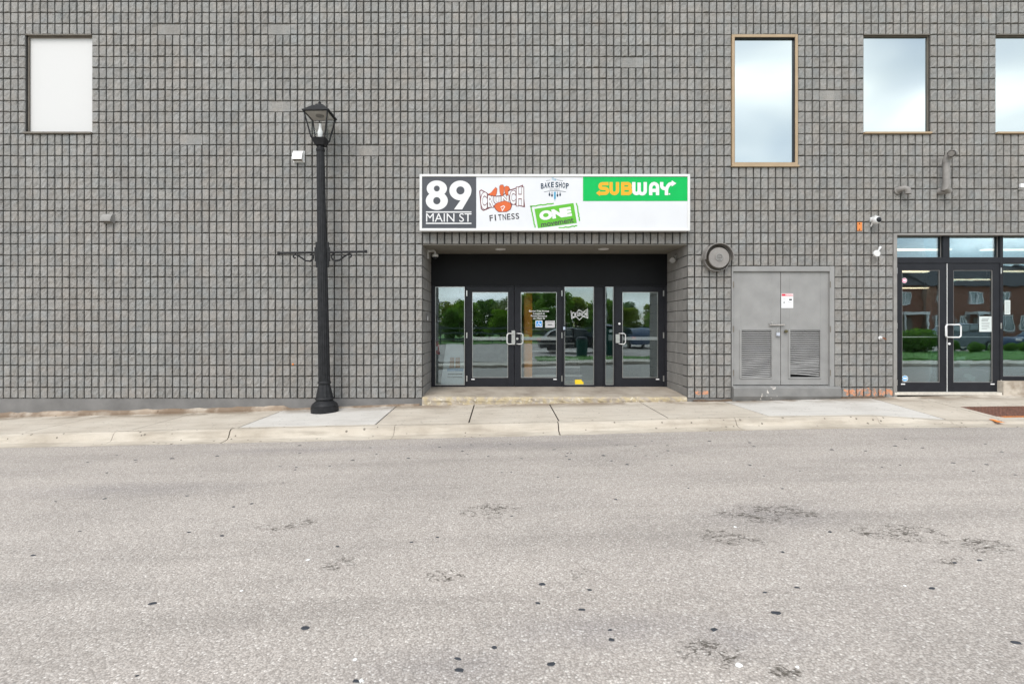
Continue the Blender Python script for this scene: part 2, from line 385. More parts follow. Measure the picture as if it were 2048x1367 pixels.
# road
def rp4(px, py, wx, wy):
    x, y, z, d = road_at(px, py); x2, y2, _, _ = road_at(px, py+wy)
    return (x, y, wx/F*d, abs(y2-y))
patches = [rp4(985, 1020, 85, 22), rp4(575, 1048, 75, 16), rp4(900, 1148, 60, 22), rp4(682, 1128, 45, 20), rp4(1535, 1026, 130, 26), rp4(1480, 1072, 110, 24),
           rp4(1800, 1066, 120, 26), rp4(1950, 1090, 90, 22), rp4(1160, 1145, 60, 20), rp4(1420, 1310, 90, 50), rp4(1570, 1350, 60, 30), rp4(1900, 1120, 50, 18)]
darks = [rp4(1230, 1262, 330, 60), rp4(900, 1330, 260, 60), rp4(1480, 1275, 230, 60), rp4(1000, 890, 420, 12), rp4(250, 980, 300, 20), rp4(620, 900, 300, 9), rp4(1550, 1030, 200, 40)]
M_ROAD = mat_asphalt('aged asphalt', patches, darks)
rd = MB()
xs = [-120]+span(-14, 16, .5)+[120]; ys = [YG, -4.2, -6.4, -8.3]
for j, y in enumerate(ys):
    for x in xs: rd.v.append((x, y, zr(x)+.0035-(.012 if j else 0)*0))
nx = len(xs)
for j in range(len(ys)-1):
    for i in range(nx-1): rd.f.append((j*nx+i, (j+1)*nx+i, (j+1)*nx+i+1, j*nx+i+1))
road = struct(rd.build('road', M_ROAD))
# flattened gum and tar spots on the road
M_GUM = simple('old black gum', (.030, .034, .042), .6, var=.3)
M_GUMW = simple('pale chip', (.72, .72, .70), .6, var=.1)
def spot_mesh(seed):
    rr = random.Random(seed); n = 11; m = MB()
    rad = [.5*(.72+.38*rr.random()) for _ in range(n)]
    vs = [(rad[k]*math.cos(2*math.pi*k/n), rad[k]*math.sin(2*math.pi*k/n), 0) for k in range(n)]
    vs += [(v[0]*.8, v[1]*.8, .0025) for v in vs[:n]]
    m.add(vs, [(k, (k+1)%n, n+(k+1)%n, n+k) for k in range(n)]+[tuple(n+k for k in range(n))])
    return m.mesh('gum_spot')
spot_b = [spot_mesh(i) for i in range(6)]; spot_w = [spot_mesh(20+i) for i in range(3)]
for me in spot_b: me.materials.append(M_GUM)
for me in spot_w: me.materials.append(M_GUMW)
SP = [(400+x/2.048, 860+y/2.048, s) for x, y, s in [(90,434,22),(563,478,22),(866,460,20),(972,440,22),(1403,632,40),(1595,656,28),(1383,710,28),(1564,737,40),(430,812,44),(1685,860,36),(1680,820,26),(1205,892,30),(1055,938,40),(1062,985,52),(1438,960,44),(640,1030,50),(213,302,20),(137,315,18),(340,216,13),(1703,285,20),(1466,193,15),(1275,174,15),(1236,174,13),(1277,353,18),(723,98,13),(1075,86,18),(1180,108,14),(857,60,12),(1520,95,13),(1685,127,14),(1270,58,13),(1110,60,14),(390,163,14),(533,148,12),(2000,238,12)]]
SP = [(x, y, s/2.048) for x, y, s in SP]
SP += [(1300+x/2.738, 920+y/2.738, s/2.738) for x, y, s in [(725,505,28),(628,727,36),(805,700,40),(690,838,66),(350,930,60),(1805,550,38),(1668,564,36),(1543,704,48),(2005,1002,70),(725,157,22),(210,155,16),(985,394,32),(820,60,14),(1370,28,18),(2000,82,22),(1770,62,20),(120,28,16),(625,88,14)]]
SP += [(x/2.807, 880+y/2.807, s/2.807) for x, y, s in [(600,184,28),(312,346,26),(588,330,28),(1050,314,28),(1310,375,28),(1415,357,26),(1245,538,32),(1060,518,34),(448,513,26),(186,648,36),(1895,598,28),(860,918,66),(1713,1057,60),(768,1326,24),(1127,205,14),(1590,240,16),(1657,168,18),(968,104,40),(1850,147,16),(763,123,18)]]
rs = random.Random(3)
for _ in range(46): SP.append((rs.uniform(150, 2040), rs.uniform(872, 935), rs.uniform(6, 11)))
for i, (x, y, s) in enumerate(SP):
    X, Y, Z, d = road_at(x, y); o = bpy.data.objects.new('gum_spot', spot_b[i % 6]); C.objects.link(o); o.parent = road
    sz = s/F*d*.82; o.location = (X, Y, Z+.0045); o.scale = (sz, sz*rs.uniform(.45, .85), 1); o.rotation_euler.z = rs.uniform(-.5, .5)
for i, (x, y, s) in enumerate([(483,1182,9),(710,1320,14),(722,1362,16),(1478,1331,22),(1595,1335,13),(1470,1054,10),(616,1120,12),(1810,1172,10)]):
    X, Y, Z, d = road_at(x, y); o = bpy.data.objects.new('pale_chip', spot_w[i % 3]); C.objects.link(o); o.parent = road
    sz = s/F*d*.7; o.location = (X, Y, Z+.0045); o.scale = (sz, sz, 1)

# pavement: bedding sheet below, one slab per bay
walk = sroot('pavement')
b_ = MB()
for a, c in zip(span(-16, 16, .5), span(-16, 16, .5)[1:]):
    b_.quad((a, YK, zk(a)-.010), (c, YK, zk(c)-.010), (c, .3, zw(c)-.012), (a, .3, zw(a)-.012))
b_.build('bedding', M_JOINT, walk)
JX = [-15.2, -13.6, -12, -10.4, -8.9, -7.28, -5.65, -4.02, -1.93, -.5, .88, 2.55, 4.08, 6.8, 7.62]
new = {7: 1, 12: 1}
for i in range(len(JX)-1):
    a, c = JX[i]+.010, JX[i+1]-.010
    if i == len(JX)-2: a -= .0
    m = MB(); q = span(a, c, .4); t_ = .09
    yb = -.002 if not (X0 < (a+c)/2 < ux(36)) else -.002
    y_far = YK+.016
    n = len(q)
    vs = [(x, y_far, zk(x)) for x in q]+[(x, -.004, zw(x)) for x in q]+[(x, y_far, zk(x)-t_) for x in q]+[(x, -.004, zw(x)-t_) for x in q]
    fs = []
    for k in range(n-1):
        fs += [(k, k+1, n+k+1, n+k), (2*n+k, 2*n+k+1, k+1, k), (n+k, n+k+1, 3*n+k+1, 3*n+k)]
    fs += [(0, n, 3*n, 2*n), (n-1, 3*n-1, 4*n-1, 2*n-1)]
    m.add(vs, fs)
    skew = {7: -.07, 13: 0}.get(i, 0)
    m.build('paving_slab', M_WALKNEW if i in new else M_WALK, walk, bev=.004,
            label='newer, paler paving slab' if i in new else None)
# dropped crossing on the right with its rusty tactile plates
PXA, PXB, PY0, PY1 = 7.72, 10.2, -1.44, -.80
def walkz(x, y): return zw(x)+(zk(x)-zw(x))*(y/YK)
def slab_piece(x0, x1, y0, y1, name, mat, lift=0, t_=.09):
    m = MB(); q = span(x0, x1, .5); n = len(q)
    vs = [(x, y0, walkz(x, y0)+lift) for x in q]+[(x, y1, walkz(x, y1)+lift) for x in q]+[(x, y0, walkz(x, y0)-t_) for x in q]+[(x, y1, walkz(x, y1)-t_) for x in q]
    fs = []
    for k in range(n-1): fs += [(k, k+1, n+k+1, n+k), (2*n+k, 2*n+k+1, k+1, k), (n+k, n+k+1, 3*n+k+1, 3*n+k)]
    fs += [(0, n, 3*n, 2*n), (n-1, 3*n-1, 4*n-1, 2*n-1)]
    m.add(vs, fs); return m.build(name, mat, walk)
slab_piece(7.62, 16, PY1+.004, -.004, 'paving_slab', M_WALK)
slab_piece(7.62, 16, YK+.006, PY0-.004, 'paving_slab', M_WALK)
slab_piece(7.62, PXA-.004, PY0, PY1, 'paving_slab', M_WALK)
slab_piece(PXB+.004, 16, PY0, PY1, 'paving_slab', M_WALK)
M_RUST = simple('rusted cast iron', (.15, .068, .045), .8, .2, var=.35, vscale=25, bs=.4, bscale=120)
M_ORANGE = simple('orange survey paint', (.72, .24, .05), .7, var=.2, vscale=20)
tp = thing('tactile_plate', 'rusty brown cast iron tactile plates set in the pavement before the glass doors', 'tactile plate', (8.3, -1.1, walkz(8.3, -1.1)))
for k in range(4):
    a = PXA+.004+k*.62; c = min(a+.612, PXB)
    m = MB(); m.add([(a, PY0+.004, walkz(a, PY0)-.004), (c, PY0+.004, walkz(c, PY0)-.004), (c, PY1-.004, walkz(c, PY1)-.004), (a, PY1-.004, walkz(a, PY1)-.004)], [(0, 1, 2, 3)])
    pl = m.build('plate', M_RUST, tp)
    st = MB()
    for i in range(10):
        for j in range(10):
            x = a+.04+i*.058; y = PY0+.04+j*.061
            if x > c-.03 or y > PY1-.03: continue
            st.lathe([(.017, walkz(x, y)-.005), (.011, walkz(x, y)+.002)], 6, (x, y, 0))
    st.build('raised_studs', M_RUST, pl)['kind'] = 'stuff'
m = MB(); m.quad((7.78, PY0-.07, walkz(7.9, PY0-.04)+.004), (16, PY0-.06, walkz(16, PY0-.04)+.004), (16, PY0-.015, walkz(16, PY0)+.004), (7.72, PY0-.015, walkz(7.7, PY0)+.004))
m.quad((7.32, -1.86, .196), (7.40, -1.90, .196), (7.46, -1.66, .206), (7.40, -1.64, .206))
m.build('survey_mark', M_ORANGE, walk)
# kerb stones
kerb = sroot('kerb')
KJ = [(-16, .004), (-13, .004), (-10.8, .004), (-8.1, .004), (-5.8, .003), (-4.06, .009), (-1.6, .003), (.85, .008), (3.5, .004), (5.62, .003), (6.72, .004), (9.3, .004), (12.6, .004), (16, .004)]
kr = random.Random(5)
for (a, ga), (c, gc) in zip(KJ, KJ[1:]):
    q = span(a+ga, c-gc, .22); m = MB(); prof_n = 9
    for x in q:
        k, r = zk(x)+.001, zr(x); h = max(.012, k-r); j = lambda s: kr.uniform(-s, s)
        gz = r+.004
        hh = max(.03, (k-gz))
        for (y, z) in [(YK-.004, k-.16), (YK-.004, k), (YK-.13+j(.003), k+j(.001)), (YK-.165+j(.004), k-.022*min(1, hh/.1)+j(.002)), (YK-.205+j(.004), gz+hh*.28), (YK-.235+j(.003), gz+min(.022, hh*.25)), (YK-.30, gz+.012), (YG+j(.012), gz+.006+j(.001)), (YG, r-.1)]:
            m.v.append((x, y, z))
    for i in range(len(q)-1):
        for p in range(prof_n-1):
            m.f.append((i*prof_n+p, i*prof_n+p+1, (i+1)*prof_n+p+1, (i+1)*prof_n+p))
    m.f.append(tuple(range(prof_n))[::-1]); m.f.append(tuple((len(q)-1)*prof_n+p for p in range(prof_n)))
    m.build('kerb_stone', M_KERB, kerb)
m = MB()
for a, c in zip(span(-16, 16, .5), span(-16, 16, .5)[1:]):
    m.quad((a, YK-.01, zr(a)-.12), (a, YG+.01, zr(a)-.05), (c, YG+.01, zr(c)-.05), (c, YK-.01, zr(c)-.12))
    m.quad((a, YK-.02, zr(a)-.05), (a, YK-.02, zk(a)-.03), (c, YK-.02, zk(c)-.03), (c, YK-.02, zr(c)-.05))
m.build('kerb_bedding', M_JOINT, kerb)

# ------------------------------------------------------------------ the block building
BX0, BX1, NR = -90, 116, 44
bld = thing('block_building', 'long two storey building of grey painted scored split-face blocks with a recessed entrance', 'building', (1, 0, .2))
# openings in rib / course units: i0, i1, n0, n1
OP = [(-54, -45, 24, 33), (42, 51, 21, 33), (60, 69, 24, 33), (78, 87, 24, 33), (0, 36, -3, 14), (42, 56, 0, 12), (64, 88, -3, 15)]
def runs(n):
    cuts = sorted((a, b) for a, b, lo, hi in OP if lo <= n < hi); x = BX0; res = []
    for a, b in cuts:
        if a > x: res.append((x, a))
        x = b
    res.append((x, BX1)); return res
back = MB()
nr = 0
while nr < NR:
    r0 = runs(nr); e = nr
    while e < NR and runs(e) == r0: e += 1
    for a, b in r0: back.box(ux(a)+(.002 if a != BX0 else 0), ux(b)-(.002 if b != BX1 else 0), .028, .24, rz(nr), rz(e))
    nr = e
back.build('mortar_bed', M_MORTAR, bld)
br = random.Random(11)
def unit(m, x0, z0, w_, h_, flat=False):
    g_ = .0086; gx = .0118; xs_ = [x0+gx, x0+gx+.011, x0+w_*.5+br.uniform(-.02, .02), x0+w_-gx-.011, x0+w_-gx]
    zs = [z0+g_, z0+g_+.012, z0+h_*.36+br.uniform(-.02, .02), z0+h_*.68+br.uniform(-.02, .02), z0+h_-g_-.012, z0+h_-g_]
    nx_, nz_ = 5, 6; k = len(m.v)
    base = br.uniform(-.003, .004); tx = br.uniform(-.004, .004); tz = br.uniform(-.004, .004)
    for j in range(nz_):
        for i in range(nx_):
            edge = i in (0, nx_-1) or j in (0, nz_-1)
            y = .006+br.uniform(-.001, .002) if edge else base+tx*(i-2)/2+tz*(j-2.5)/2+br.uniform(-.0065, .0065)
            if flat: y = .012+br.uniform(-.001, .001)
            x = xs_[i]; z = zs[j]
            if edge and not flat:
                x += br.uniform(-.0018, .0018); z += br.uniform(-.0018, .0018)
            if flat:
                if i == 0: x = x0
                if i == nx_-1: x = x0+w_
            m.v.append((x, y, z))
    for j in range(nz_-1):
        for i in range(nx_-1): m.f.append((k+j*nx_+i, k+j*nx_+i+1, k+(j+1)*nx_+i+1, k+(j+1)*nx_+i))
    ringi = [i for i in range(nx_)]+[j*nx_+nx_-1 for j in range(1, nz_)]+[(nz_-1)*nx_+i for i in range(nx_-2, -1, -1)]+[j*nx_ for j in range(nz_-2, 0, -1)]
    kb = len(m.v)
    for r_ in ringi: v = m.v[k+r_]; m.v.append((v[0], .030, v[2]))
    L = len(ringi)
    for q in range(L): m.f.append((k+ringi[(q+1)%L], k+ringi[q], kb+q, kb+(q+1)%L))
def block_mesh(nu, flat=False):
    m = MB()
    for i in range(nu): unit(m, i*U, 0, U, RH, flat)
    return m
VAR = {nu: [block_mesh(nu) for _ in range(16 if nu == 3 else 6)] for nu in (1, 2, 3)}
FLAT = block_mesh(3, True)
VARME = {}
for nu in VAR:
    VARME[nu] = []
    for m in VAR[nu]:
        me = m.mesh('block'); me.materials.append(M_BLOCK); VARME[nu].append(me)
flat_me = FLAT.mesh('block'); flat_me.materials.append(M_BLOCK)
FLATS = {(-36, 33), (-21, 33), (-34, 23), (-21, 26), (27, 30), (3, 36), (-9, 22), (9, 24), (54, 27)}
cells = []
for n in range(NR):
    off = (0, 1, 2)[n % 3]*0
    for a, b in runs(n):
        x = a
        first = (3-((a-BX0) % 3)) % 3
        if first: cells.append((x, n, first)); x += first
        while x < b:
            nu = min(3, b-x); cells.append((x, n, nu)); x += nu
def block_rank(c):
    x, z = ux(c[0])+.2, rz(c[1])+.1
    px_, py_ = VPX+x*108.39, VPY-(z-CAM_Z)*108.39
    hid = (-3 > 0)
    if not (0 < px_ < 2048 and 0 < py_): return 1e6
    if 839 < px_ < 1380 and 348 < py_ < 462: return 1e5+1
    return x*x+(z-CAM_Z)**2
cells.sort(key=block_rank)
field = MB()
full = [c for c in cells if c[2] == 3]
own = set(full[:290])
for c in cells:
    x, n, nu = c
    fl = nu == 3 and any(abs(x-fx) <= 1 and fn == n for fx, fn in FLATS)
    k = br.randrange(len(VARME[nu]))
    if c in own:
        o = bpy.data.objects.new('block', flat_me if fl else VARME[nu][k]); C.objects.link(o)
        o.location = (ux(x), 0, rz(n)); o.parent = bld; o.matrix_parent_inverse = parent_inv(bld)
    else:
        src = FLAT if fl else VAR[nu][k]; dx, dz = ux(x), rz(n)
        field.add([(v[0]+dx, v[1], v[2]+dz) for v in src.v], src.f)
field.build('block', M_BLOCK, bld)['kind'] = 'stuff'
# foundation and fillet along the pavement
m = MB(); m.box(ux(BX0), X0-.002, .006, .24, -.6, Z0-.003); m.build('foundation', M_FOUND, bld)
m = MB(); m.box(ux(36)+.002, ux(64)-.003, .012, .24, -.6, Z0-.003); m.build('foundation', M_FOUND, bld)
fr = random.Random(2)
m = MB(); q = span(-16, X0-.05, .12); n = len(q)
for x in q:
    h = .085+fr.uniform(-.012, .012); 
    if x < -9.4: h *= .7
    if x > -4.0: h *= .35
    dpt = .05+fr.uniform(-.012, .012)
    m.v += [(x, -dpt, zw(x)-.01), (x, -dpt*.8, zw(x)+h*.45), (x, .0, zw(x)+h)]
for i in range(n-1): m.f += [(3*i, 3*i+3, 3*i+4, 3*i+1), (3*i+1, 3*i+4, 3*i+5, 3*i+2)]
m.build('mortar_fillet', M_FILLET, bld)
m = MB(); q = span(ux(36)+.1, ux(64)-.2, .1); n = len(q)
for x in q:
    h = .022+fr.uniform(-.012, .014); dpt = .06+fr.uniform(-.03, .03)
    m.v += [(x, -dpt, zw(x)+.001), (x, .01, zw(x)+h)]
for i in range(n-1): m.f.append((2*i, 2*i+2, 2*i+3, 2*i+1))
m.build('dirt_line', simple('wet dirt', (.11, .075, .05), .95, var=.4, vscale=20), bld)
# body of the building behind the face
m = MB(); m.box(ux(BX0), ux(BX1), .24, 14, rz(NR)-.002, rz(NR)+.25); m.build('roof_slab', M_FOUND, bld)
m = MB(); m.box(ux(BX0)-.0, ux(BX1), -.03, .4, rz(NR)+.25, rz(NR)+.33); m.build('coping', M_GREYTRIM, bld)
for a in (ux(BX0), ux(BX1)-.2):
    m = MB(); m.box(a, a+.2, .242, 14, -.6, rz(NR)-.004); m.build('side_wall', M_FOUND, bld)
m = MB(); m.box(ux(BX0)+.2, ux(BX1)-.2, 13.8, 14, -.6, rz(NR)-.004); m.build('back_wall', M_FOUND, bld)

# ---- recessed entrance
YB = 1.15                                      # face of the entrance glazing
EX0, EX1 = X0, ux(36)
for n in range(-1, 14):
    for sgn, xe in ((-1, EX0), (1, EX1)):
        z0, z1 = rz(n)+.004, rz(n+1)-.004
        if n == -1: z0 = .15
        for (ya, yb_) in ((.028, .60), (.606, YB+.02)):
            m = MB()
            if sgn < 0: m.box(xe-.20, xe-.001, ya, yb_, z0, z1)
            else: m.box(xe+.001, xe+.20, ya, yb_, z0, z1)
            m.build('jamb_block', M_JAMB, bld, bev=.008)
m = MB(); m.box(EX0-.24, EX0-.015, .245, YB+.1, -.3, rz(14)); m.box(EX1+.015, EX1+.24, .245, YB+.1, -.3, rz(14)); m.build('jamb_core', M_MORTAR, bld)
SOF = rz(14)
m = MB(); m.box(EX0, EX1, .03, YB+.25, SOF-.012, SOF+.1); m.build('soffit', simple('soffit paint', (.22, .205, .175), .6, var=.08), bld)
FL = PZ(773, YB)                               # floor of the entrance
stp = MB(); sr = random.Random(9)
q = span(EX0-.004, EX1-.012, .07); n = len(q); zf = PZ(793.5, 0)
rows = 8
for x in q:
    j = lambda s: sr.uniform(-s, s)
    ch = .02 if sr.random() < .12 else 0
    for (y, z) in [(YB+.1, FL), (.5, (FL+zf)/2+.004), (.06, zf+.003), (-.005+j(.006)+ch*.6, zf-.004+j(.003)-ch), (-.022+j(.008)+ch, zf-.022+j(.005)-ch*.4), (-.024+j(.008), zf-.06+j(.005)), (-.018+j(.01), zf-.10), (-.018, -.1)]:
        stp.v.append((x, y, z))
for i in range(n-1):
    for p in range(rows-1): stp.f.append((i*rows+p, i*rows+p+1, (i+1)*rows+p+1, (i+1)*rows+p))
stp.f.append(tuple(range(rows))[::-1]); stp.f.append(tuple((n-1)*rows+p for p in range(rows)))
def mat_step():
    m, t, b = new_mat('worn step concrete with old yellow paint'); pos = wpos(t)
    a = noise(t, 2.4, 6, pos, .62)
    col = ramp(t, a.outputs['Fac'], [(.3, (.25, .21, .165)), (.5, (.37, .32, .26)), (.72, (.45, .40, .33))]).outputs[0]
    s = N(t, 'ShaderNodeSeparateXYZ'); t.links.new(pos, s.inputs[0])
    edge = N(t, 'ShaderNodeMapRange'); edge.inputs[1].default_value = .10; edge.inputs[2].default_value = .0; t.links.new(s.outputs[1], edge.inputs[0])
    ym = mathn(t, 'MULTIPLY', edge.outputs[0], ramp(t, noise(t, 9, 5, pos, .65).outputs['Fac'], [(.44, 0), (.56, 1)]).outputs[0])
    col = mixrgb(t, mathn(t, 'MULTIPLY', ym, .42), col, (.56, .45, .22))
    wm = mathn(t, 'MULTIPLY', edge.outputs[0], ramp(t, noise(t, 16, 4, pos, .6).outputs['Fac'], [(.60, 0), (.66, 1)]).outputs[0])
    col = mixrgb(t, mathn(t, 'MULTIPLY', wm, .8), col, (.62, .58, .48))
    t.links.new(col, b.inputs['Base Color']); b.inputs['Roughness'].default_value = .85
    bump(t, b, noise(t, 90, 4, pos).outputs['Fac'], .4, .006); return m
stp.build('step', mat_step(), bld)
ent = MB(); ZH0 = PZ(571, YB)
m = MB(); m.box(EX0, EX1, YB-.01, YB+.12, ZH0+.002, SOF-.014); m.build('header_panel', M_BLACKPANEL, bld)
m = MB(); m.box(PX(866, YB), PX(866, YB)+.012, YB-.012, YB-.0105, ZH0, SOF-.02); 

def pxbox(m, x0, y0, x1, y1, ya, yb_, yref=None):
    yr = ya if yref is None else yref
    return m.box(PX(x0, yr), PX(x1, yr), ya, yb_, PZ(y1, yr), PZ(y0, yr))
def frame_rect(m, X_0, Z_0, X_1, Z_1, x0, z0, x1, z1, ya, yb_):
    m.box(X_0, x0, ya, yb_, Z_0, Z_1); m.box(x1, X_1, ya, yb_, Z_0, Z_1)
    m.box(x0, x1, ya, yb_, Z_0, z0); m.box(x0, x1, ya, yb_, z1, Z_1); return m
YD = YB+.03                                    # door leaf face
# fixed framing of the entrance
fm = MB()
bot = 775.5
for (x0, x1) in ((863, 870), (929.4, 931.2), (1125, 1129.3), (1188.4, 1190.6), (1208.6, 1211), (1228, 1229.4), (1329.2, 1336)):
    pxbox(fm, x0, 571, x1, bot, YB, YB+.11)
fm.box(PX(870, YB), PX(929.4, YB), YB+.01, YB+.1, PZ(bot, YB), PZ(770, YB)); fm.box(PX(1129.3, YB), PX(1188.4, YB), YB+.01, YB+.1, PZ(bot, YB), PZ(769.5, YB)); fm.box(PX(1211, YB), PX(1228, YB), YB+.01, YB+.1, PZ(bot, YB), PZ(769.5, YB))
fm.box(EX0+.002, EX1-.002, YB+.004, YB+.112, ZH0-.016, ZH0)
fm.build('entrance_frame', M_BLACK, bld, bev=.002)
m = MB(); pxbox(m, 1190.6, 572.5, 1208.6, 775, YB+.045, YB+.11, YB); m.build('infill_panel', M_BLACK, bld)
for (x0, x1, y0, y1) in ((870, 929.4, 573, 770), (1129.3, 1188.4, 573, 769.5), (1211, 1228, 573, 769.5)):
    m = MB(); m.box(PX(x0, YB), PX(x1, YB), YB+.05, YB+.058, PZ(y1, YB), PZ(y0, YB)); m.build('sidelight_pane', M_GLASS, bld)
    m = MB(); frame_rect(m, PX(x0, YB)+.001, PZ(y1, YB)+.001, PX(x1, YB)-.001, PZ(y0, YB)-.001, PX(x0, YB)+.012, PZ(y1, YB)+.012, PX(x1, YB)-.012, PZ(y0, YB)-.012, YB+.04, YB+.049); m.build('glazing_bead', M_STEEL, bld)
m = MB(); pxbox(m, 868, 774.2, 1330, 777, YB-.04, YB+.1, YB); m.build('threshold', M_STEEL, bld)
M_LABELW = simple('white label', (.8, .8, .8), .5, var=.03)
def rounded_pull(m, x0, x1, z0, z1, y, proj, r, openside):
    # a bent bar pull: stands off the door
    c = .03; xs_ = (x0, x1) if openside > 0 else (x1, x0)
    a, b2 = xs_
    s = 1 if b2 > a else -1
    m.tube([(a, y, z1), (a+s*.01, y-proj*.7, z1), (a+s*c, y-proj, z1), (b2-s*c, y-proj, z1), (b2, y-proj, z1-c), (b2, y-proj, z0+c), (b2-s*c, y-proj, z0), (a+s*c, y-proj, z0), (a+s*.01, y-proj*.7, z0), (a, y, z0)], r, 8)
def glazed_door(name, x0, x1, y0, y1, gx0, gx1, gy0, gy1, Y, hinge_x, label, bar=True, bead=M_STEEL, bar_y=(673.5, 680), bar_x=None):
    d = bpy.data.objects.new(name, None); C.objects.link(d); d.location = (PX(x0, Y), Y, PZ(y1, Y)); d.parent = bld; d.matrix_parent_inverse = parent_inv(bld); d['label'] = label
    m = MB(); frame_rect(m, PX(x0, Y), PZ(y1, Y), PX(x1, Y), PZ(y0, Y), PX(gx0, Y), PZ(gy1, Y), PX(gx1, Y), PZ(gy0, Y), Y, Y+.045)
    m.build('door_frame', M_BLACK, d, bev=.002)
    m = MB(); m.box(PX(gx0, Y), PX(gx1, Y), Y+.018, Y+.026, PZ(gy1, Y), PZ(gy0, Y)); m.build('pane', M_GLASS, d)
    m = MB(); frame_rect(m, PX(gx0, Y)+.001, PZ(gy1, Y)+.001, PX(gx1, Y)-.001, PZ(gy0, Y)-.001, PX(gx0, Y)+.009, PZ(gy1, Y)+.009, PX(gx1, Y)-.009, PZ(gy0, Y)-.009, Y+.008, Y+.017); m.build('glazing_bead', bead, d)
    h = gy1-gy0
    for fr_ in (-.02, .47, .975):
        m = MB(); yy = gy0+h*fr_; pxbox(m, hinge_x-1.1, yy, hinge_x+1.1, yy+11.5, Y-.012, Y, Y); m.build('hinge', M_STEEL, d, bev=.001)
    if bar:
        m = MB(); bx = bar_x or (gx0, gx1); m.box(PX(bx[0], Y), PX(bx[1], Y), Y+.03, Y+.075, PZ(bar_y[1], Y), PZ(bar_y[0], Y)); m.build('push_bar', simple('satin push bar', (.90, .90, .90), .5, 0, var=.04), d, bev=.004)
    return d
d1 = glazed_door('glass_door', 931.4, 1028, 572.8, 774, 944.5, 1016, 584, 755, YD, 933.6, 'left leaf of the black framed entrance pair', bar_x=(945, 1022))
d2 = glazed_door('glass_door', 1029, 1124.6, 572.8, 774, 1041.8, 1113.4, 584, 755, YD, 1124, 'right leaf of the entrance pair, with white access notice', bar_x=(1040, 1113))
d3 = glazed_door('glass_door', 1229.8, 1328.6, 572.8, 774, 1245, 1316, 584, 755, YD, 1327, 'single black framed glass door by the right jamb', bar_x=(1238, 1316))
for d, x0, x1, os_ in ((d1, 1014, 1027, -1), (d2, 1034, 1045.5, 1), (d3, 1238, 1249.5, 1)):
    m = MB(); rounded_pull(m, PX(x0, YD), PX(x1, YD), PZ(687.5, YD), PZ(666.5, YD), YD, .06, .011, os_); m.build('pull_handle', simple('white bar pull', (.78, .78, .77), .3, .2, var=.03), d, smooth=True)
m = MB(); pxbox(m, 1023, 660.5, 1030.3, 689, YD-.012, YD, YD); m.build('lock_plate', M_STEEL, d1, bev=.002)
m = MB(); m.lathe([(.026, -.014), (.024, 0)], 16, (PX(1034.6, YD), YD, PZ(677, YD)), 'y'); m.build('lock_cylinder', M_STEEL, d2)
m = MB(); pxbox(m, 1231, 668, 1239.5, 685.5, YD-.012, YD, YD); m.build('lock_plate', M_STEEL, d3, bev=.002)
m = MB(); m.lathe([(.024, -.014), (.022, 0)], 16, (PX(1238.5, YD), YD, PZ(647, YD)), 'y'); m.build('lock_cylinder', M_LABELW, d3)
for d, x in ((d1, 946), (d2, 1110), (d3, 1315)):
    m = MB(); pxbox(m, x-3.4, 757, x+3.4, 759, YD-.003, YD-.0005, YD); m.build('maker_label', M_LABELW, d)

# ---- text helper: flat lettering
def text_mesh(body, bold=0, shear=0, space=1):
    cu = bpy.data.curves.new('lettering', 'FONT'); cu.body = body; cu.size = 1; cu.offset = bold; cu.shear = shear; cu.resolution_u = 4; cu.space_character = space
    o = bpy.data.objects.new('lettering_tmp', cu); C.objects.link(o)
    dg = bpy.context.evaluated_depsgraph_get(); dg.update()
    me = bpy.data.meshes.new_from_object(o.evaluated_get(dg))
    bpy.data.objects.remove(o); bpy.data.curves.remove(cu)
    return me
def lettering(name, body, x0, y0, x1, y1, Y, mat, parent, bold=0, rot=0, shear=0, space=1):
    """fit the words into the photo rectangle x0,y0 (top left) .. x1,y1 on plane Y"""
    me = text_mesh(body, bold, shear, space)
    vs = [v.co for v in me.vertices]
    a0, a1 = min(v.x for v in vs), max(v.x for v in vs); b0, b1 = min(v.y for v in vs), max(v.y for v in vs)
    W = PX(x1, Y)-PX(x0, Y); H = PZ(y0, Y)-PZ(y1, Y); cx = (PX(x0, Y)+PX(x1, Y))/2; cz = (PZ(y0, Y)+PZ(y1, Y))/2
    ca, sa = math.cos(R_(rot)), math.sin(R_(rot))
    for v in me.vertices:
        u = ((v.co.x-a0)/(a1-a0)-.5)*W; h = ((v.co.y-b0)/(b1-b0)-.5)*H
        v.co = (cx+u*ca-h*sa, Y, cz+u*sa+h*ca)
    me.materials.clear(); me.materials.append(mat); me.update()
    o = bpy.data.objects.new(name, me); C.objects.link(o); o.parent = parent; o.matrix_parent_inverse = parent_inv(parent); return o
# notices on the entrance glass
YN = YD+.014
M_TXTW = simple('white vinyl lettering', (.68, .68, .68), .5, var=.02)
for body, x0, x1, y in (('Barrier Free Access', 1058, 1098, 621.6), ('Located at', 1066.5, 1089.5, 626.6), ('Front Entrance', 1062, 1094, 631.4), ('on Main St', 1066, 1090, 636.2)):
    lettering('notice_lettering', body, x0, y-1.9, x1, y+1.9, YN, M_TXTW, d2, .02)
M_BLUE = simple('access sign blue', (.03, .30, .72), .5, var=.03)
m = MB(); pxbox(m, 1071, 640.5, 1084.8, 654, YN, YN+.002, YN); o = m.build('access_sticker', M_LABELW, d2)
m = MB(); pxbox(m, 1072.3, 641.8, 1083.5, 652.7, YN-.0015, YN-.001, YN); m.build('sticker_field', M_BLUE, o)
m = MB(); m.prism([(PX(x, YN), PZ(y, YN)) for x, y in ((1077, 643), (1078.6, 643), (1078.6, 647), (1081.5, 647.3), (1082, 651), (1080.8, 651.2), (1080.2, 648.6), (1077, 648.4))], YN-.003, YN-.002); m.build('wheelchair_symbol', M_LABELW, o)
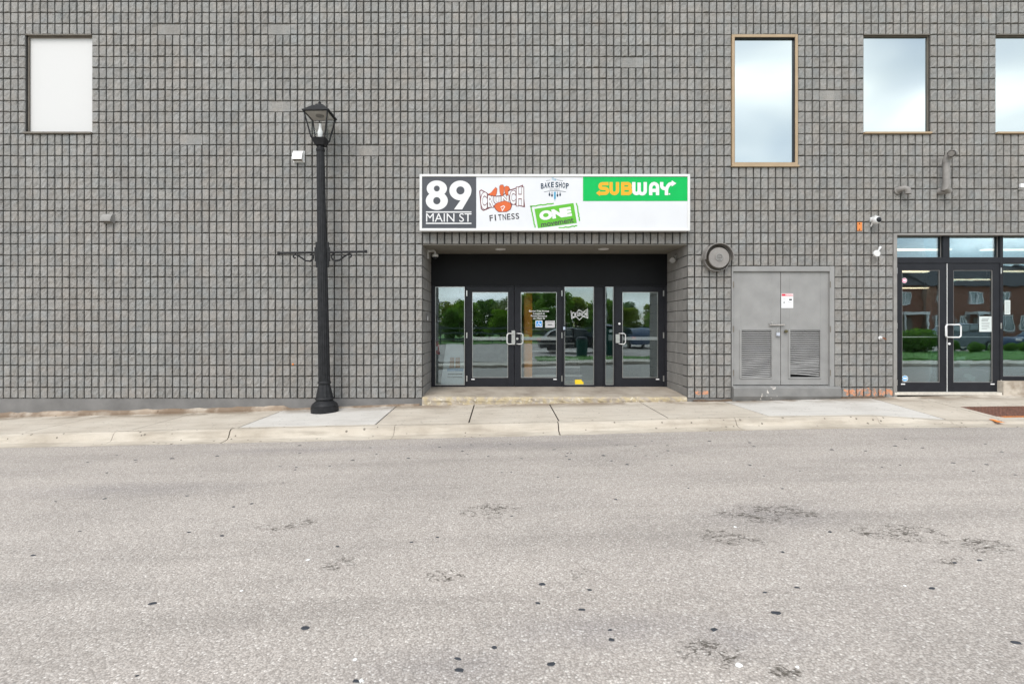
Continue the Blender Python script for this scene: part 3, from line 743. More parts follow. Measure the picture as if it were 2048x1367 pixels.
m = MB(); m.ribbon([(PX(x, YN), PZ(y, YN)) for x, y in ((1076, 646.6), (1074.6, 648.6), (1075.2, 650.8), (1077.4, 651.6), (1079.4, 650.6))], .008, YN-.003); m.build('wheel_symbol', M_LABELW, o)
M_PAPER = simple('grey notice paper', (.52, .52, .52), .7, var=.05); M_INK = simple('dark print', (.03, .03, .035), .6)
m = MB(); pxbox(m, 1090.4, 641, 1109.6, 655, YN, YN+.002, YN); o = m.build('paper_notice', M_PAPER, d2)
m = MB()
for y, a, c in ((642.5, 1093, 1107), (648, 1096, 1104), (649.5, 1095, 1105)): pxbox(m, a, y, c, y+.9, YN-.001, YN-.0005, YN)
m.build('print', M_INK, o)
m = MB(); YS = YB+.048
m.prism([(PX(x, YS), PZ(y, YS)) for x, y in ((1149.8, 759), (1162.5, 758.6), (1165, 762.5), (1167.2, 764), (1167, 768.3), (1150, 768.6))], YS-.002, YS); m.build('yellow_sticker', simple('yellow sticker', (.85, .60, .02), .5, var=.03), bld)
def bow_letters(word, x0, x1, tops, bots, Y, mats, parent, nm, bolds):
    n = len(word); w_ = (x1-x0)/n
    for k, ch in enumerate(word):
        a = x0+k*w_; tl = tops[k]; bl = bots[k]
        for mat, gr, bo, dy in zip(mats, (.55, 0), bolds, (0, -.0015)):
            lettering(nm, ch, a-gr+w_*.04, tl-gr, a+w_*.96+gr, bl+gr, Y+dy, mat, parent, bo)
m = MB()
logo = MB(); pts = [(1142, 621), (1153, 625), (1158, 619), (1166, 624), (1175, 618), (1175.5, 636), (1166, 632.5), (1159, 639.5), (1152, 632.5), (1143.5, 637)]
logo.ribbon([(PX(x, YS), PZ(y, YS)) for x, y in pts+pts[:2]], .012, YS-.001)
lg = logo.build('fitness_logo', M_TXTW, bld)
for k, (ch, a, t0, b0) in enumerate((('C', 1144, 623.5, 635), ('R', 1149, 625, 633), ('U', 1154, 624, 632), ('N', 1159, 624, 632), ('C', 1164, 625, 632.5), ('H', 1169.3, 621.5, 634))):
    lettering('logo_letter', ch, a, t0, a+4.2, b0, YS-.0015, M_TXTW, lg, .03)
# card reader on the mullion
cr_ = thing('card_reader', 'small dark card reader with pale face on the mullion beside the entrance pair', 'card reader', P(1128, 656, YB))
m = MB(); pxbox(m, 1125, 650, 1131, 661.5, YB-.03, YB-.0005, YB); m.build('body', M_BLACK, cr_, bev=.003)
m = MB(); pxbox(m, 1126, 653, 1130, 659, YB-.032, YB-.031, YB); m.build('face', simple('reader face', (.45, .52, .62), .4), cr_)

# ---- lobby behind the entrance
def room(nm, x0, x1, y0, y1, z0, z1, mw, mf, mc):
    m = MB(); m.box(x0, x1, y0, y1, z0-.1, z0); m.build('floor', mf, bld)
    m = MB(); m.box(x0, x1, y0, y1, z1, z1+.1); m.build('ceiling', mc, bld)
    for a in (x0, x1-.05):
        m = MB(); m.box(a, a+.05, y0, y1, z0, z1); m.build('inner_wall', mw, bld)
    m = MB(); m.box(x0+.05, x1-.05, y1-.05, y1, z0, z1); m.build('inner_wall', mw, bld)
M_INW = simple('lobby wall', (.34, .34, .33), .7); M_INF = simple('lobby floor', (.24, .24, .23), .35, var=.1); M_INC = simple('lobby ceiling', (.3, .3, .3), .8)
room('lobby', EX0-.05, EX1+.05, YB+.13, 8, FL, SOF, M_INW, M_INF, M_INC)
m = MB(); ypl = YB+.45; m.box(PX(1048.5, ypl), PX(1064.5, ypl), ypl, ypl+.5, FL, SOF-.001); 
col = m.build('orange_column', simple('orange wall paint', (.88, .34, .035), .6, var=.05), None, bev=.004); tag(col, 'bright orange painted column standing inside behind the right entrance leaf', 'column')
stairs = sroot('stairs')
M_NOSE = simple('white stair nosing', (.75, .75, .72), .5); M_TREAD = simple('dark stair tread', (.14, .14, .14), .7)
for i in range(8):
    yy = YB+.80+.29*i; x0 = PX(1066, ypl); x1 = x0+1.12; z = FL+.17*(i+1)
    m = MB(); m.box(x0, x1, yy+.012, yy+.29+(.01 if i < 7 else 0), FL, z-.012); tr_ = m.build('stair', M_TREAD, stairs)
    m = MB(); m.box(x0, x1, yy, yy+.05, z-.035, z); m.build('nosing', M_NOSE, tr_)
# sandwich board inside the left sidelight
ya = YB+.45
ab = thing('sandwich_board', 'pale sandwich board with a picture standing inside the left sidelight', 'sandwich board', (PX(905, ya), ya, FL))
M_BOARD = simple('board white', (.62, .68, .70), .5, var=.04)
bx0, bx1 = PX(889, ya), PX(928, ya); bz1 = PZ(686, ya)
for s_ in (1, -1):
    m = MB(); yb0 = ya+.02*(-s_); yb1 = ya-.30*s_
    m.add([(bx0-.05, yb1, FL), (bx1+.05, yb1, FL), (bx1-.02, yb0, bz1), (bx0+.04, yb0, bz1), (bx0-.05, yb1+.02, FL), (bx1+.05, yb1+.02, FL), (bx1-.02, yb0+.02, bz1), (bx0+.04, yb0+.02, bz1)],
          [(0,1,2,3),(7,6,5,4),(0,4,5,1),(1,5,6,2),(2,6,7,3),(3,7,4,0)])
    m.build('board', M_BOARD, ab)
def on_board(px_, t_):
    return None
m = MB()
def bq(m, u0, u1, v0, v1):
    def pt(u, v):
        yb0, yb1 = ya-.02, ya-.30
        y = yb1+(yb0-yb1)*v; a = bx0-.05+.09*v; c = bx1+.05-.07*v
        return (a+(c-a)*u, y-.006, FL+(bz1-FL)*v)
    m.quad(pt(u0, v0), pt(u1, v0), pt(u1, v1), pt(u0, v1))
bq(m, .30, .52, .42, .66); bq(m, .58, .80, .42, .66); m.build('picture', simple('tan picture', (.32, .16, .08), .6), ab)
m = MB(); bq(m, .2, .95, .34, .40); m.build('blue_band', simple('blue band', (.12, .28, .5), .6), ab)
m = MB(); bq(m, .25, .9, .26, .285); bq(m, .25, .9, .19, .21); m.build('print', M_INK, ab)
# fire extinguisher on the lobby wall
ye = YB+.38
fe = thing('fire_extinguisher', 'red fire extinguisher with dark hose hung inside the left sidelight', 'fire extinguisher', P(874, 700, ye))
xe = PX(874.5, ye); m = MB(); zb, zt = PZ(709, ye), PZ(684, ye)
m.lathe([(.04, zb), (.055, zb+.01), (.055, zt-.03), (.03, zt), (.018, zt+.02)], 14, (xe, ye, 0)); m.build('cylinder', simple('extinguisher red', (.48, .02, .015), .3), fe, smooth=True)
m = MB(); m.tube([(xe, ye, zt+.03), (xe+.05, ye-.03, zt+.02), (xe+.075, ye-.04, zt-.1), (xe+.065, ye-.05, zt-.2)], .010, 6); m.build('hose', M_BLACK, fe)
m = MB(); m.box(xe-.03, xe+.03, ye-.015, ye+.015, zt+.02, zt+.06); m.build('valve', M_STEEL, fe)
m = MB(); m.box(xe-.02, xe+.02, ye-.058, ye-.056, zb+.1, zb+.18); m.build('paper_tag', M_LABELW, fe)

# ---- soffit downlights, cameras in the recess
for (px_, py_, lb) in ((1001, 497, 'round white downlight in the entrance soffit, left of the two'), (1207, 496.5, 'round white downlight in the entrance soffit, right of the two')):
    yy = F*(SOF-CAM_Z)/(VPY-py_)+CAM_Y; xx = PX(px_, yy)
    t_ = thing('downlight', lb, 'light', (xx, yy, SOF-.012), 'downlights in the entrance soffit')
    m = MB(); m.lathe([(.105, SOF-.013), (.10, SOF-.02), (.078, SOF-.02), (.075, SOF-.0125)], 24, (xx, yy, 0), cap=False); m.build('trim_ring', M_WHITE, t_, smooth=True)
    m = MB(); m.lathe([(.076, SOF-.013), (.06, SOF-.016)], 20, (xx, yy, 0)); m.build('lens', M_WHITE, t_)
yc = .62
dc = thing('dome_camera', 'white dome security camera on an arm at the left jamb of the entrance', 'security camera', (EX0, yc, PZ(510, yc)))
m = MB(); m.box(EX0, EX0+.03, yc-.05, yc+.05, PZ(517, yc), PZ(500, yc)); m.build('wall_plate', M_WHITE, dc, bev=.004)
m = MB(); m.tube([(EX0+.02, yc, PZ(502, yc)), (EX0+.13, yc, PZ(501, yc)), (EX0+.15, yc, PZ(504, yc)), (EX0+.15, yc, PZ(509, yc))], .022, 10); m.build('arm', M_WHITE, dc, smooth=True)
m = MB(); zt = PZ(508, yc); m.lathe([(.045, zt), (.062, zt-.012), (.062, zt-.05), (.05, zt-.055)], 20, (EX0+.15, yc, 0)); m.build('housing', M_WHITE, dc, smooth=True)
m = MB(); m.lathe([(.047, zt-.054), (.043, zt-.075), (.028, zt-.094), (.008, zt-.10)], 18, (EX0+.15, yc, 0)); m.build('dome', M_BLACK, dc, smooth=True)
yj = .62
jl = thing('jamb_light', 'small round grey fixture on the right jamb of the entrance', 'light', (EX1, yj, PZ(518, yj)))
m = MB(); zc = PZ(517, yj); m.box(EX1-.05, EX1-.0, yj-.05, yj+.05, zc-.05, zc+.07); m.build('base_box', M_JAMB, jl, bev=.008)
m = MB(); 
m.tube([(EX1-.04, yj-.02, zc), (EX1-.08, yj-.05, zc-.02), (EX1-.11, yj-.12, zc-.05)], [.03, .045, .055], 12); m.build('lamp_head', M_JAMB, jl, smooth=True)
bx_ = thing('outlet_box', 'small grey outlet box with pale cover on the left jamb of the entrance', 'outlet box', (EX0, .45, PZ(632, .45)))
m = MB(); m.box(EX0, EX0+.03, .40, .50, PZ(641, .45), PZ(626, .45)); m.build('body', M_FOUND, bx_, bev=.003)
m = MB(); m.box(EX0+.03, EX0+.034, .42, .48, PZ(640, .45), PZ(632, .45)); m.build('cover', M_LABELW, bx_)

# ---- sign over the entrance
YSN = -.20
SG = thing('entrance_sign', 'long white framed sign box with house number and shop logos over the entrance', 'sign', (1, -.1, PZ(462, 0)))
m = MB(); pxbox(m, 840.5, 349.5, 1379, 460, YSN+.03, -.012, YSN); m.build('cabinet', simple('sign cabinet grey', (.52, .52, .52), .5), SG)
m = MB(); frame_rect(m, PX(839, YSN), PZ(461.5, YSN), PX(1380.5, YSN), PZ(348, YSN), PX(844, YSN), PZ(456.3, YSN), PX(1375.5, YSN), PZ(353, YSN), YSN, YSN+.05); m.build('frame', M_WHITE, SG, bev=.004)
YP = YSN+.018
M_SIGNW = simple('white sign face', (.64, .65, .67), .35, var=.03, vscale=2)
M_SIGND = simple('slate sign face', (.045, .048, .058), .35, var=.04)
M_SIGNG = simple('green sign face', (.0, .42, .085), .35, var=.04)
m = MB(); pxbox(m, 844, 353, 952.2, 456.3, YP, YP+.012, YP); m.build('number_panel', M_SIGND, SG)
m = MB(); pxbox(m, 952.6, 353, 1375.5, 456.3, YP, YP+.012, YP); m.build('logo_panel', M_SIGNW, SG)
m = MB(); pxbox(m, 1166, 353, 1375.4, 402, YP-.004, YP-.0005, YP); m.build('sandwich_shop_panel', M_SIGNG, SG)
YL = YP-.002
def za(pts): return [(PX(840+x/7.585, YL), PZ(345+y/7.585, YL)) for x, y in pts]
def annulus(m, cx, cy, ro, ri, y, n=36, conv=za, roy=None):
    roy = roy or ro
    o = conv([(cx+ro*math.cos(2*math.pi*k/n), cy+roy*math.sin(2*math.pi*k/n)) for k in range(n)]); i_ = conv([(cx+ri*math.cos(2*math.pi*k/n), cy+ri*math.sin(2*math.pi*k/n)) for k in range(n)])
    for k in range(n):
        a, b2 = o[k], o[(k+1) % n]; c, d = i_[(k+1) % n], i_[k]
        m.quad((a[0], y, a[1]), (d[0], y, d[1]), (c[0], y, c[1]), (b2[0], y, b2[1]))
m = MB(); annulus(m, 255, 243, 154, 45, YL, roy=122); annulus(m, 255, 428, 167, 55, YL-.0012, roy=140); m.build('digit_eight', M_TXTW, SG)
m = MB(); annulus(m, 613, 272, 168, 62, YL, roy=150)
arc = [(613+168*math.cos(R_(a)), 272+150*math.sin(R_(a))) for a in range(-10, 40, 7)]
tl = [(781, 268), (778, 300), (768, 340), (640, 560), (515, 560), (622, 412), (672, 345), (675, 290)]
m.prism(za(tl), YL-.0022, YL-.0012); m.build('digit_nine', M_TXTW, SG)
m = MB()
for y in (590, 762): 
    a = za([(90, y), (780, y+18)]); m.box(a[0][0], a[1][0], YL-.001, YL, a[1][1], a[0][1])
m.build('rule_line', M_TXTW, SG)
lettering('street_name', 'MAIN ST', 840+92/7.585, 345+618/7.585, 840+780/7.585, 345+748/7.585, YL, M_TXTW, SG, .0)
# fitness logo
M_LOGOR = simple('logo orange', (.58, .10, .012), .4, var=.05); M_LOGOD = simple('logo dark red', (.13, .015, .02), .4); M_LOGOK = simple('logo charcoal', (.04, .035, .04), .4)
lg2 = MB()
ol = [(905, 280), (930, 265), (1010, 310), (1045, 340), (1160, 360), (1250, 350), (1355, 270), (1450, 240), (1555, 195), (1585, 520), (1420, 480), (1380, 490), (1140, 490), (1120, 510), (960, 575), (930, 550), (905, 280)]
lg2.ribbon(za(ol), .017, YL); lgo = lg2.build('fitness_logo', M_LOGOD, SG)
for ch, x0, x1, t0, b0 in (('C', 925, 1015, 300, 555), ('R', 1030, 1115, 350, 525), ('U', 1125, 1225, 365, 470), ('N', 1235, 1345, 350, 460), ('C', 1365, 1450, 275, 480), ('H', 1465, 1570, 225, 505)):
    for mat, gr, bo, dy in ((M_LOGOD, 1.3, .07, -.0006), (M_TXTW, 0, .03, -.0014)):
        lettering('logo_letter', ch, 840+x0/7.585-gr, 345+t0/7.585-gr, 840+x1/7.585+gr, 345+b0/7.585+gr, YL+dy, mat, lgo, bo)
fist = [[(1125, 510), (1170, 465), (1285, 430), (1370, 465), (1385, 510), (1365, 560), (1310, 592), (1200, 595), (1160, 565)],
        [(1205, 215), (1225, 190), (1260, 190), (1275, 220), (1270, 300), (1255, 352), (1225, 350), (1210, 290)],
        [(1282, 225), (1310, 205), (1345, 215), (1365, 255), (1335, 275), (1340, 335), (1308, 350), (1285, 290)],
        [(1045, 320), (1085, 300), (1110, 265), (1145, 225), (1168, 250), (1160, 320), (1140, 360), (1095, 345), (1065, 352)]]
m = MB()
for f_ in fist:
    cx = sum(p[0] for p in f_)/len(f_); cy = sum(p[1] for p in f_)/len(f_)
    m.prism(za([(cx+(x-cx)*1.09, cy+(y-cy)*1.07) for x, y in f_]), YL-.0026, YL-.0018)
m.build('fist_outline', M_LOGOD, lgo)
m = MB()
for f_ in fist: m.prism(za(f_), YL-.0036, YL-.0028)
m.build('fist', M_LOGOR, lgo)
m = MB(); m.ribbon(za([(1222, 530), (1265, 505), (1285, 520), (1250, 580), (1240, 545)]), .014, YL-.0042); m.build('knuckle_mark', M_TXTW, lgo)
for k, ch in enumerate('FITNESS'):
    x = 1055+k*66; yy = 690-k*5
    lettering('logo_letter', ch, 840+(x+(12 if ch == 'I' else 0))/7.585, 345+(yy-46)/7.585, 840+(x+(32 if ch == 'I' else 52))/7.585, 345+(yy+46)/7.585, YL, M_LOGOK, lgo, .018, rot=5)
def zb_(pts): return [(PX(1040+x/5.936, YL), PZ(345+y/5.936, YL)) for x, y in pts]
# bakery logo
M_NAVY = simple('logo navy', (.02, .04, .07), .4); M_TEAL = simple('logo teal', (.05, .28, .45), .4)
m = MB(); m.ribbon(zb_([(285, 232), (340, 220), (412, 214), (480, 220), (545, 230)]), .007, YL); m.ribbon(zb_([(310, 98), (360, 90)]), .006, YL); m.ribbon(zb_([(435, 88), (510, 98)]), .006, YL)
bk = m.build('bakery_logo', M_NAVY, SG)
for k, ch in enumerate('BAKE SHOP'):
    if ch == ' ': continue
    x = 248+[0, 40, 81, 121, 0, 172, 213, 255, 297][k]; up = [16, 8, 3, 0, 0, 0, 2, 7, 14][k]
    lettering('logo_letter', ch, 1040+x/5.936, 345+(112+up)/5.936, 1040+(x+34)/5.936, 345+(178+up)/5.936, YL, M_NAVY, bk, .03)
lettering('logo_letter', 'The', 1040+375/5.936, 345+62/5.936, 1040+430/5.936, 345+98/5.936, YL, M_TEAL, bk, 0, shear=.25)
lettering('logo_letter', 'ON MAIN', 1040+352/5.936, 345+192/5.936, 1040+468/5.936, 345+206/5.936, YL, M_NAVY, bk)
for x, y1 in ((350, 250), (380, 258), (445, 258), (476, 250)):
    m = MB(); m.prism(zb_([(x-3, 228), (x+3, 228), (x+3, y1), (x+9, y1+1), (x+10, y1+20), (x, y1+34), (x-10, y1+20), (x-9, y1+1), (x-3, y1)]), YL-.001, YL); m.build('kitchen_spoon', M_NAVY, bk)
m = MB(); m.prism(zb_([(403, 228), (425, 228), (425, 312), (417, 316), (417, 335), (411, 335), (411, 316), (403, 312)]), YL-.001, YL); m.build('kitchen_knife', M_TEAL, bk)
# movement logo: tilted green stamp
M_LIME = simple('logo lime', (.085, .40, .010), .4, var=.06)
m = MB(); m.prism(zb_([(172, 432), (635, 362), (675, 598), (214, 660)]), YL-.0008, YL); st_ = m.build('movement_logo', M_LIME, SG)
rr = random.Random(4)
for pts in ([(122, 405), (250, 385), (400, 366)], [(128, 400), (150, 520), (180, 655)], [(672, 362), (690, 460), (708, 575)], [(460, 656), (580, 645), (680, 632)]):
    m = MB(); L = []
    for (a, b2) in zip(pts, pts[1:]):
        for k in range(6): L.append((a[0]+(b2[0]-a[0])*k/6+rr.uniform(-4, 4), a[1]+(b2[1]-a[1])*k/6+rr.uniform(-4, 4)))
    L.append(pts[-1]); m.ribbon(zb_(L), .022, YL-.0002); m.build('stamp_edge', M_LIME, st_)
lettering('logo_letter', 'ONE', 1040+228/5.936, 345+432/5.936, 1040+612/5.936, 345+545/5.936, YL-.0016, M_TXTW, st_, .075, rot=8.6)
lettering('logo_letter', 'movement', 1040+248/5.936, 345+566/5.936, 1040+638/5.936, 345+622/5.936, YL-.0016, M_LOGOK, st_, .02, rot=8.6)
# sandwich shop wordmark
M_YEL = simple('logo yellow', (.70, .36, .0), .4, var=.03)
YW = YP-.0055
def arcp(cx, cy, r, a0, a1, n=6): return [(cx+r*math.cos(R_(a0+(a1-a0)*i/n)), cy+r*math.sin(R_(a0+(a1-a0)*i/n))) for i in range(n+1)]
def strokes(name, lst, mat, polys=()):
    m = MB(); k = 0
    for pts in lst: m.ribbon(zb_(pts), 40/5.936/F*(YW-CAM_Y), YW-.0008*k); k += 1
    for p in polys: m.prism(zb_(p), YW-.0008*k-.0005, YW-.0008*k); k += 1
    m.build(name, mat, SG)
strokes('letter_s', [[(1050, 134)]+[(985, 134)]+arcp(978, 162, 28, -90, -270)+[(1005, 190)]+arcp(1010, 219, 29, -90, 90)+[(925, 248)]], M_YEL, [[(902, 245), (948, 210), (948, 280)]])
strokes('letter_u', [[(1081, 114), (1081, 212)]+arcp(1119, 212, 38, 180, 0)[1:]+[(1157, 114)]], M_YEL)
strokes('letter_b', [[(1219, 114), (1219, 270)], [(1220, 133), (1275, 133)]+arcp(1278, 161, 28, -90, 90)+[(1222, 189)], [(1222, 190), (1282, 190)]+arcp(1284, 220, 30, -90, 90)+[(1220, 250)]], M_YEL)
strokes('letter_w', [[(1350, 114), (1350, 218)]+arcp(1382, 218, 32, 180, 0)[1:]+[(1414, 120)], [(1414, 216)]+arcp(1450, 218, 36, 176, 0)[1:]+[(1486, 114)]], M_TXTW)
strokes('letter_a', [[(1551, 270), (1551, 172)]+arcp(1592, 172, 40, 180, 360)[1:]+[(1632, 270)], [(1560, 214), (1624, 214)]], M_TXTW)
strokes('letter_y', [[(1681, 114), (1681, 152)]+arcp(1716, 156, 35, 176, 90)+[(1738, 192)], [(1738, 270), (1738, 215)]+arcp(1790, 190, 52, 150, 268)[0:0]+[(1740, 195), (1752, 165), (1774, 140), (1805, 130)]], M_TXTW, [[(1800, 94), (1855, 130), (1800, 168)]])
m = MB(); m.prism(zb_([(1764, 248), (1782, 248), (1782, 264), (1764, 264)]), YW-.001, YW); m.build('full_stop', M_TXTW, SG)

# ---- upper windows
def window(i0, i1, n0, n1, fr_mat, sill_mat, yg, fw, glass, label, proud=False):
    d = bpy.data.objects.new('window', None); C.objects.link(d); d.location = (ux(i0), .1, rz(n0)); d.parent = bld; d.matrix_parent_inverse = parent_inv(bld); d['label'] = label
    x0, x1, z0, z1 = ux(i0)+.003, ux(i1)-.003, rz(n0)+.03, rz(n1)-.003
    m = MB(); ya_ = -.012 if proud else yg-.03
    frame_rect(m, x0, z0, x1, z1, x0+fw, z0+fw, x1-fw, z1-fw, ya_, yg+.04); m.build('frame', fr_mat, d, bev=.003)
    if proud:
        m = MB(); frame_rect(m, x0+fw, z0+fw, x1-fw, z1-fw, x0+fw+.010, z0+fw+.006, x1-fw-.010, z1-fw-.012, .004, yg+.03); m.build('inner_frame', M_BLACK, d)
    m = MB(); m.box(x0+fw*.9, x1-fw*.9, yg, yg+.012, z0+fw*.9, z1-fw*.9); m.build('pane', glass, d)
    m = MB(); m.box(x0-.01, x1+.015, -.035, yg+.05, rz(n0)-.004, rz(n0)+.029); m.build('sill', sill_mat, d, bev=.003)
    m = MB(); m.box(x0, x1, .0, yg+.06, rz(n1)-.0025, rz(n1)+.01); m.build('lintel_flashing', M_BROWN, d)
    return d
def mat_blind():
    m, t, b = new_mat('white blind behind glass')
    b.inputs['Base Color'].default_value = (.585, .58, .57, 1); b.inputs['Roughness'].default_value = .4
    return m
window(-54, -45, 24, 33, M_BROWN, M_BROWN, .08, .022, mat_blind(), 'window with a plain white blind')
window(42, 51, 21, 33, M_TAN, M_TAN, .045, .05, M_MIRROR, 'taller window with a tan frame', True)
window(60, 69, 24, 33, M_BROWN, M_TAN, .065, .014, M_MIRROR, 'window in a thin brown frame')
window(78, 87, 24, 33, M_BROWN, M_TAN, .065, .014, M_MIRROR, 'window cut by the picture edge')

# ---- louvred utility doors
def ud_px(m, x0, y0, x1, y1, ya_, yb_): return pxbox(m, 1450+x0/4.556, 520+y0/4.556, 1450+x1/4.556, 520+y1/4.556, ya_, yb_, 0)
m = MB(); X_0, X_1 = ux(42)+.003, ux(56)-.003; zt = rz(12)-.003; zb0 = PZ(771.5, 0)
frame_rect(m, X_0, zb0-.02, X_1, zt, PX(1466.5, 0), zb0+.001, PX(1659.6, 0), PZ(542.6, 0), -.004, .20); m.build('utility_frame', M_GREY, bld, bev=.004)
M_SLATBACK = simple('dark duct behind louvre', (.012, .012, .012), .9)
lab = ['left leaf of the louvred grey doors', 'right leaf of the louvred grey doors, louvre bent']
for di, (x0, x1, lx0, lx1, sx0, sx1) in enumerate(((76, 514, 140, 436, 158, 430), (519, 955, 585, 885, 603, 875))):
    d = bpy.data.objects.new('utility_door', None); C.objects.link(d); d.location = (PX(1450+x0/4.556, 0), .04, zb0); d.parent = bld; d.matrix_parent_inverse = parent_inv(bld); d['label'] = lab[di]
    cx = lambda v: PX(1450+v/4.556, 0); cz = lambda v: PZ(520+v/4.556, 0)
    m = MB(); frame_rect(m, cx(x0), cz(1138), cx(x1), cz(103), cx(sx0-6), cz(1070), cx(sx1+6), cz(636), .035, .08); m.build('door_leaf', M_GREY, d, bev=.002)
    m = MB(); frame_rect(m, cx(lx0), cz(1082), cx(lx1), cz(632), cx(sx0), cz(1066), cx(sx1), cz(638), .022, .0345); m.build('louvre_frame', M_GREY, d, bev=.004)
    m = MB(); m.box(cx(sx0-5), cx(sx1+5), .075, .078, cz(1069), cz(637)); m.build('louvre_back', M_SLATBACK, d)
    ns = 25; lr = random.Random(di+3)
    for k in range(ns):
        z = cz(638)-(k+.5)*(cz(638)-cz(1066))/ns; hp = (cz(638)-cz(1066))/ns
        if di == 1 and k == ns-1: continue
        q = [0, .25, .5, .75, 1]; m = MB()
        for u in q:
            bend = 0
            if k > 10:
                amp = (.007 if di == 0 else .012)*min(1, (k-10)/6); bend = amp*math.sin(u*math.pi*(1 if di else 2)+k*.6)*(1 if lr.random() > .15 else .4)
            tilt = 0
            if di == 1 and k >= 17: tilt = -(u-.1)*.014*min(1, (k-16)/4)
            X_ = cx(sx0)+u*(cx(sx1)-cx(sx0)); zz = z+bend+tilt
            m.v += [(X_, .030+abs(bend)*.8, zz-hp*.28), (X_, .052, zz+hp*.36), (X_, .056, zz+hp*.36), (X_, .034+abs(bend)*.8, zz-hp*.34)]
        for i in range(4):
            for p in range(4): m.f.append((i*4+p, i*4+(p+1) % 4, (i+1)*4+(p+1) % 4, (i+1)*4+p))
        m.f += [(3, 2, 1, 0), (16, 17, 18, 19)]
        m.build('slat', M_GREY, d)
    for yy in (195, 600, 998):
        m = MB(); hx = x0-1 if di == 0 else x1+2
        ud_px(m, hx-3, yy, hx+5 if di == 0 else hx+4, yy+56, -.012, -.0045); m.build('hinge', M_BROWN, d)
    if di == 1:
        m = MB(); ud_px(m, 523, 303, 630, 435, .030, .0345); sgn = m.build('danger_notice', M_LABELW, d)
        m = MB(); ud_px(m, 525, 306, 628, 326, .028, .0295); m.build('red_band', simple('danger red', (.62, .03, .06), .5), sgn)
        lettering('notice_word', 'DANGER', 1450+552/4.556, 520+308/4.556, 1450+622/4.556, 520+324/4.556, .0275, M_LABELW, sgn, .03)
        m = MB(); ud_px(m, 592, 352, 618, 366, .028, .0295); ud_px(m, 542, 378, 551, 392, .028, .0295); ud_px(m, 576, 380, 616, 382, .028, .0295); ud_px(m, 538, 352, 562, 354, .028, .0295); ud_px(m, 532, 402, 560, 404, .028, .0295); m.build('print', M_INK, sgn)
        m = MB(); m.lathe([(.012, -.03), (.028, -.028), (.032, -.01), (.02, .02), (.012, .034)], 16, (cx(553), 0, cz(648)), 'y'); m.build('knob', simple('aged brass', (.16, .14, .08), .35, .8), d, smooth=True)
    else:
        m = MB(); ud_px(m, 408, 572, 470, 606, .020, .0345); m.build('bolt_plate', M_GREYTRIM, d, bev=.003)
        m = MB(); m.tube([(cx(412), .008, cz(590)), (cx(545), .008, cz(589))], .011, 10); m.build('slide_bolt', simple('worn steel bolt', (.5, .46, .42), .45, .6, var=.2, vscale=30), d)
        m = MB(); m.tube([(cx(430), .008, cz(588)), (cx(432), -.01, cz(568)), (cx(420), -.012, cz(566))], .008, 8); m.build('bolt_lever', M_STEEL, d)
pk = thing('padlock', 'small padlock with pale body hanging from the slide bolt of the louvred doors', 'padlock', P(1556, 672, 0))
m = MB(); ud_px(m, 468, 660, 500, 690, -.012, .012); m.build('body', simple('padlock body', (.60, .63, .70), .35, .5), pk, bev=.003)
m = MB(); cx = lambda v: PX(1450+v/4.556, 0); cz = lambda v: PZ(520+v/4.556, 0)
m.tube([(cx(474), 0, cz(662)), (cx(474), 0, cz(632)), (cx(479), 0, cz(622)), (cx(489), 0, cz(622)), (cx(494), 0, cz(632)), (cx(494), 0, cz(662))], .005, 8); m.build('shackle', M_STEEL, pk)
m = MB(); us = MB(); q = span(PX(1463.5, 0), PX(1677, 0), .1); ur = random.Random(8)
for x in q:
    for (y, z) in ((.2, PZ(771.6, 0)-.004), (-.06+ur.uniform(-.004, .004), PZ(772.6, 0)), (-.085+ur.uniform(-.005, .005), PZ(775, 0)), (-.09, PZ(791, 0)+ur.uniform(-.004, .004)), (-.03, zw(x)-.05)): us.v.append((x, y, z))
for i in range(len(q)-1):
    for p in range(4): us.f.append((i*5+p, i*5+p+1, (i+1)*5+p+1, (i+1)*5+p))
us.f.append((4, 3, 2, 1, 0)); k = (len(q)-1)*5; us.f.append((k, k+1, k+2, k+3, k+4))
def mat_sill():
    m, t, b = new_mat('flaking painted sill'); pos = wpos(t)
    s = N(t, 'ShaderNodeSeparateXYZ'); t.links.new(pos, s.inputs[0])
    reg = N(t, 'ShaderNodeMapRange'); reg.inputs[1].default_value = 5.35; reg.inputs[2].default_value = 5.0; t.links.new(s.outputs[0], reg.inputs[0])
    reg2 = N(t, 'ShaderNodeMapRange'); reg2.inputs[1].default_value = 4.45; reg2.inputs[2].default_value = 4.75; t.links.new(s.outputs[0], reg2.inputs[0])
    rg = mathn(t, 'MULTIPLY', reg.outputs[0], reg2.outputs[0])
    fn = noise(t, 13, 5, pos, .6)
    mask = ramp(t, mathn(t, 'MULTIPLY', fn.outputs['Fac'], rg, True), [(.56, 0), (.60, 1)]).outputs[0]
    base = ramp(t, noise(t, 4, 5, pos).outputs['Fac'], [(.3, (.17, .168, .162)), (.7, (.225, .22, .21))]).outputs[0]
    t.links.new(mixrgb(t, mask, base, (.60, .56, .50)), b.inputs['Base Color']); b.inputs['Roughness'].default_value = .8
    bump(t, b, noise(t, 70, 4, pos).outputs['Fac'], .3, .004); return m
us.build('utility_sill', mat_sill(), bld)

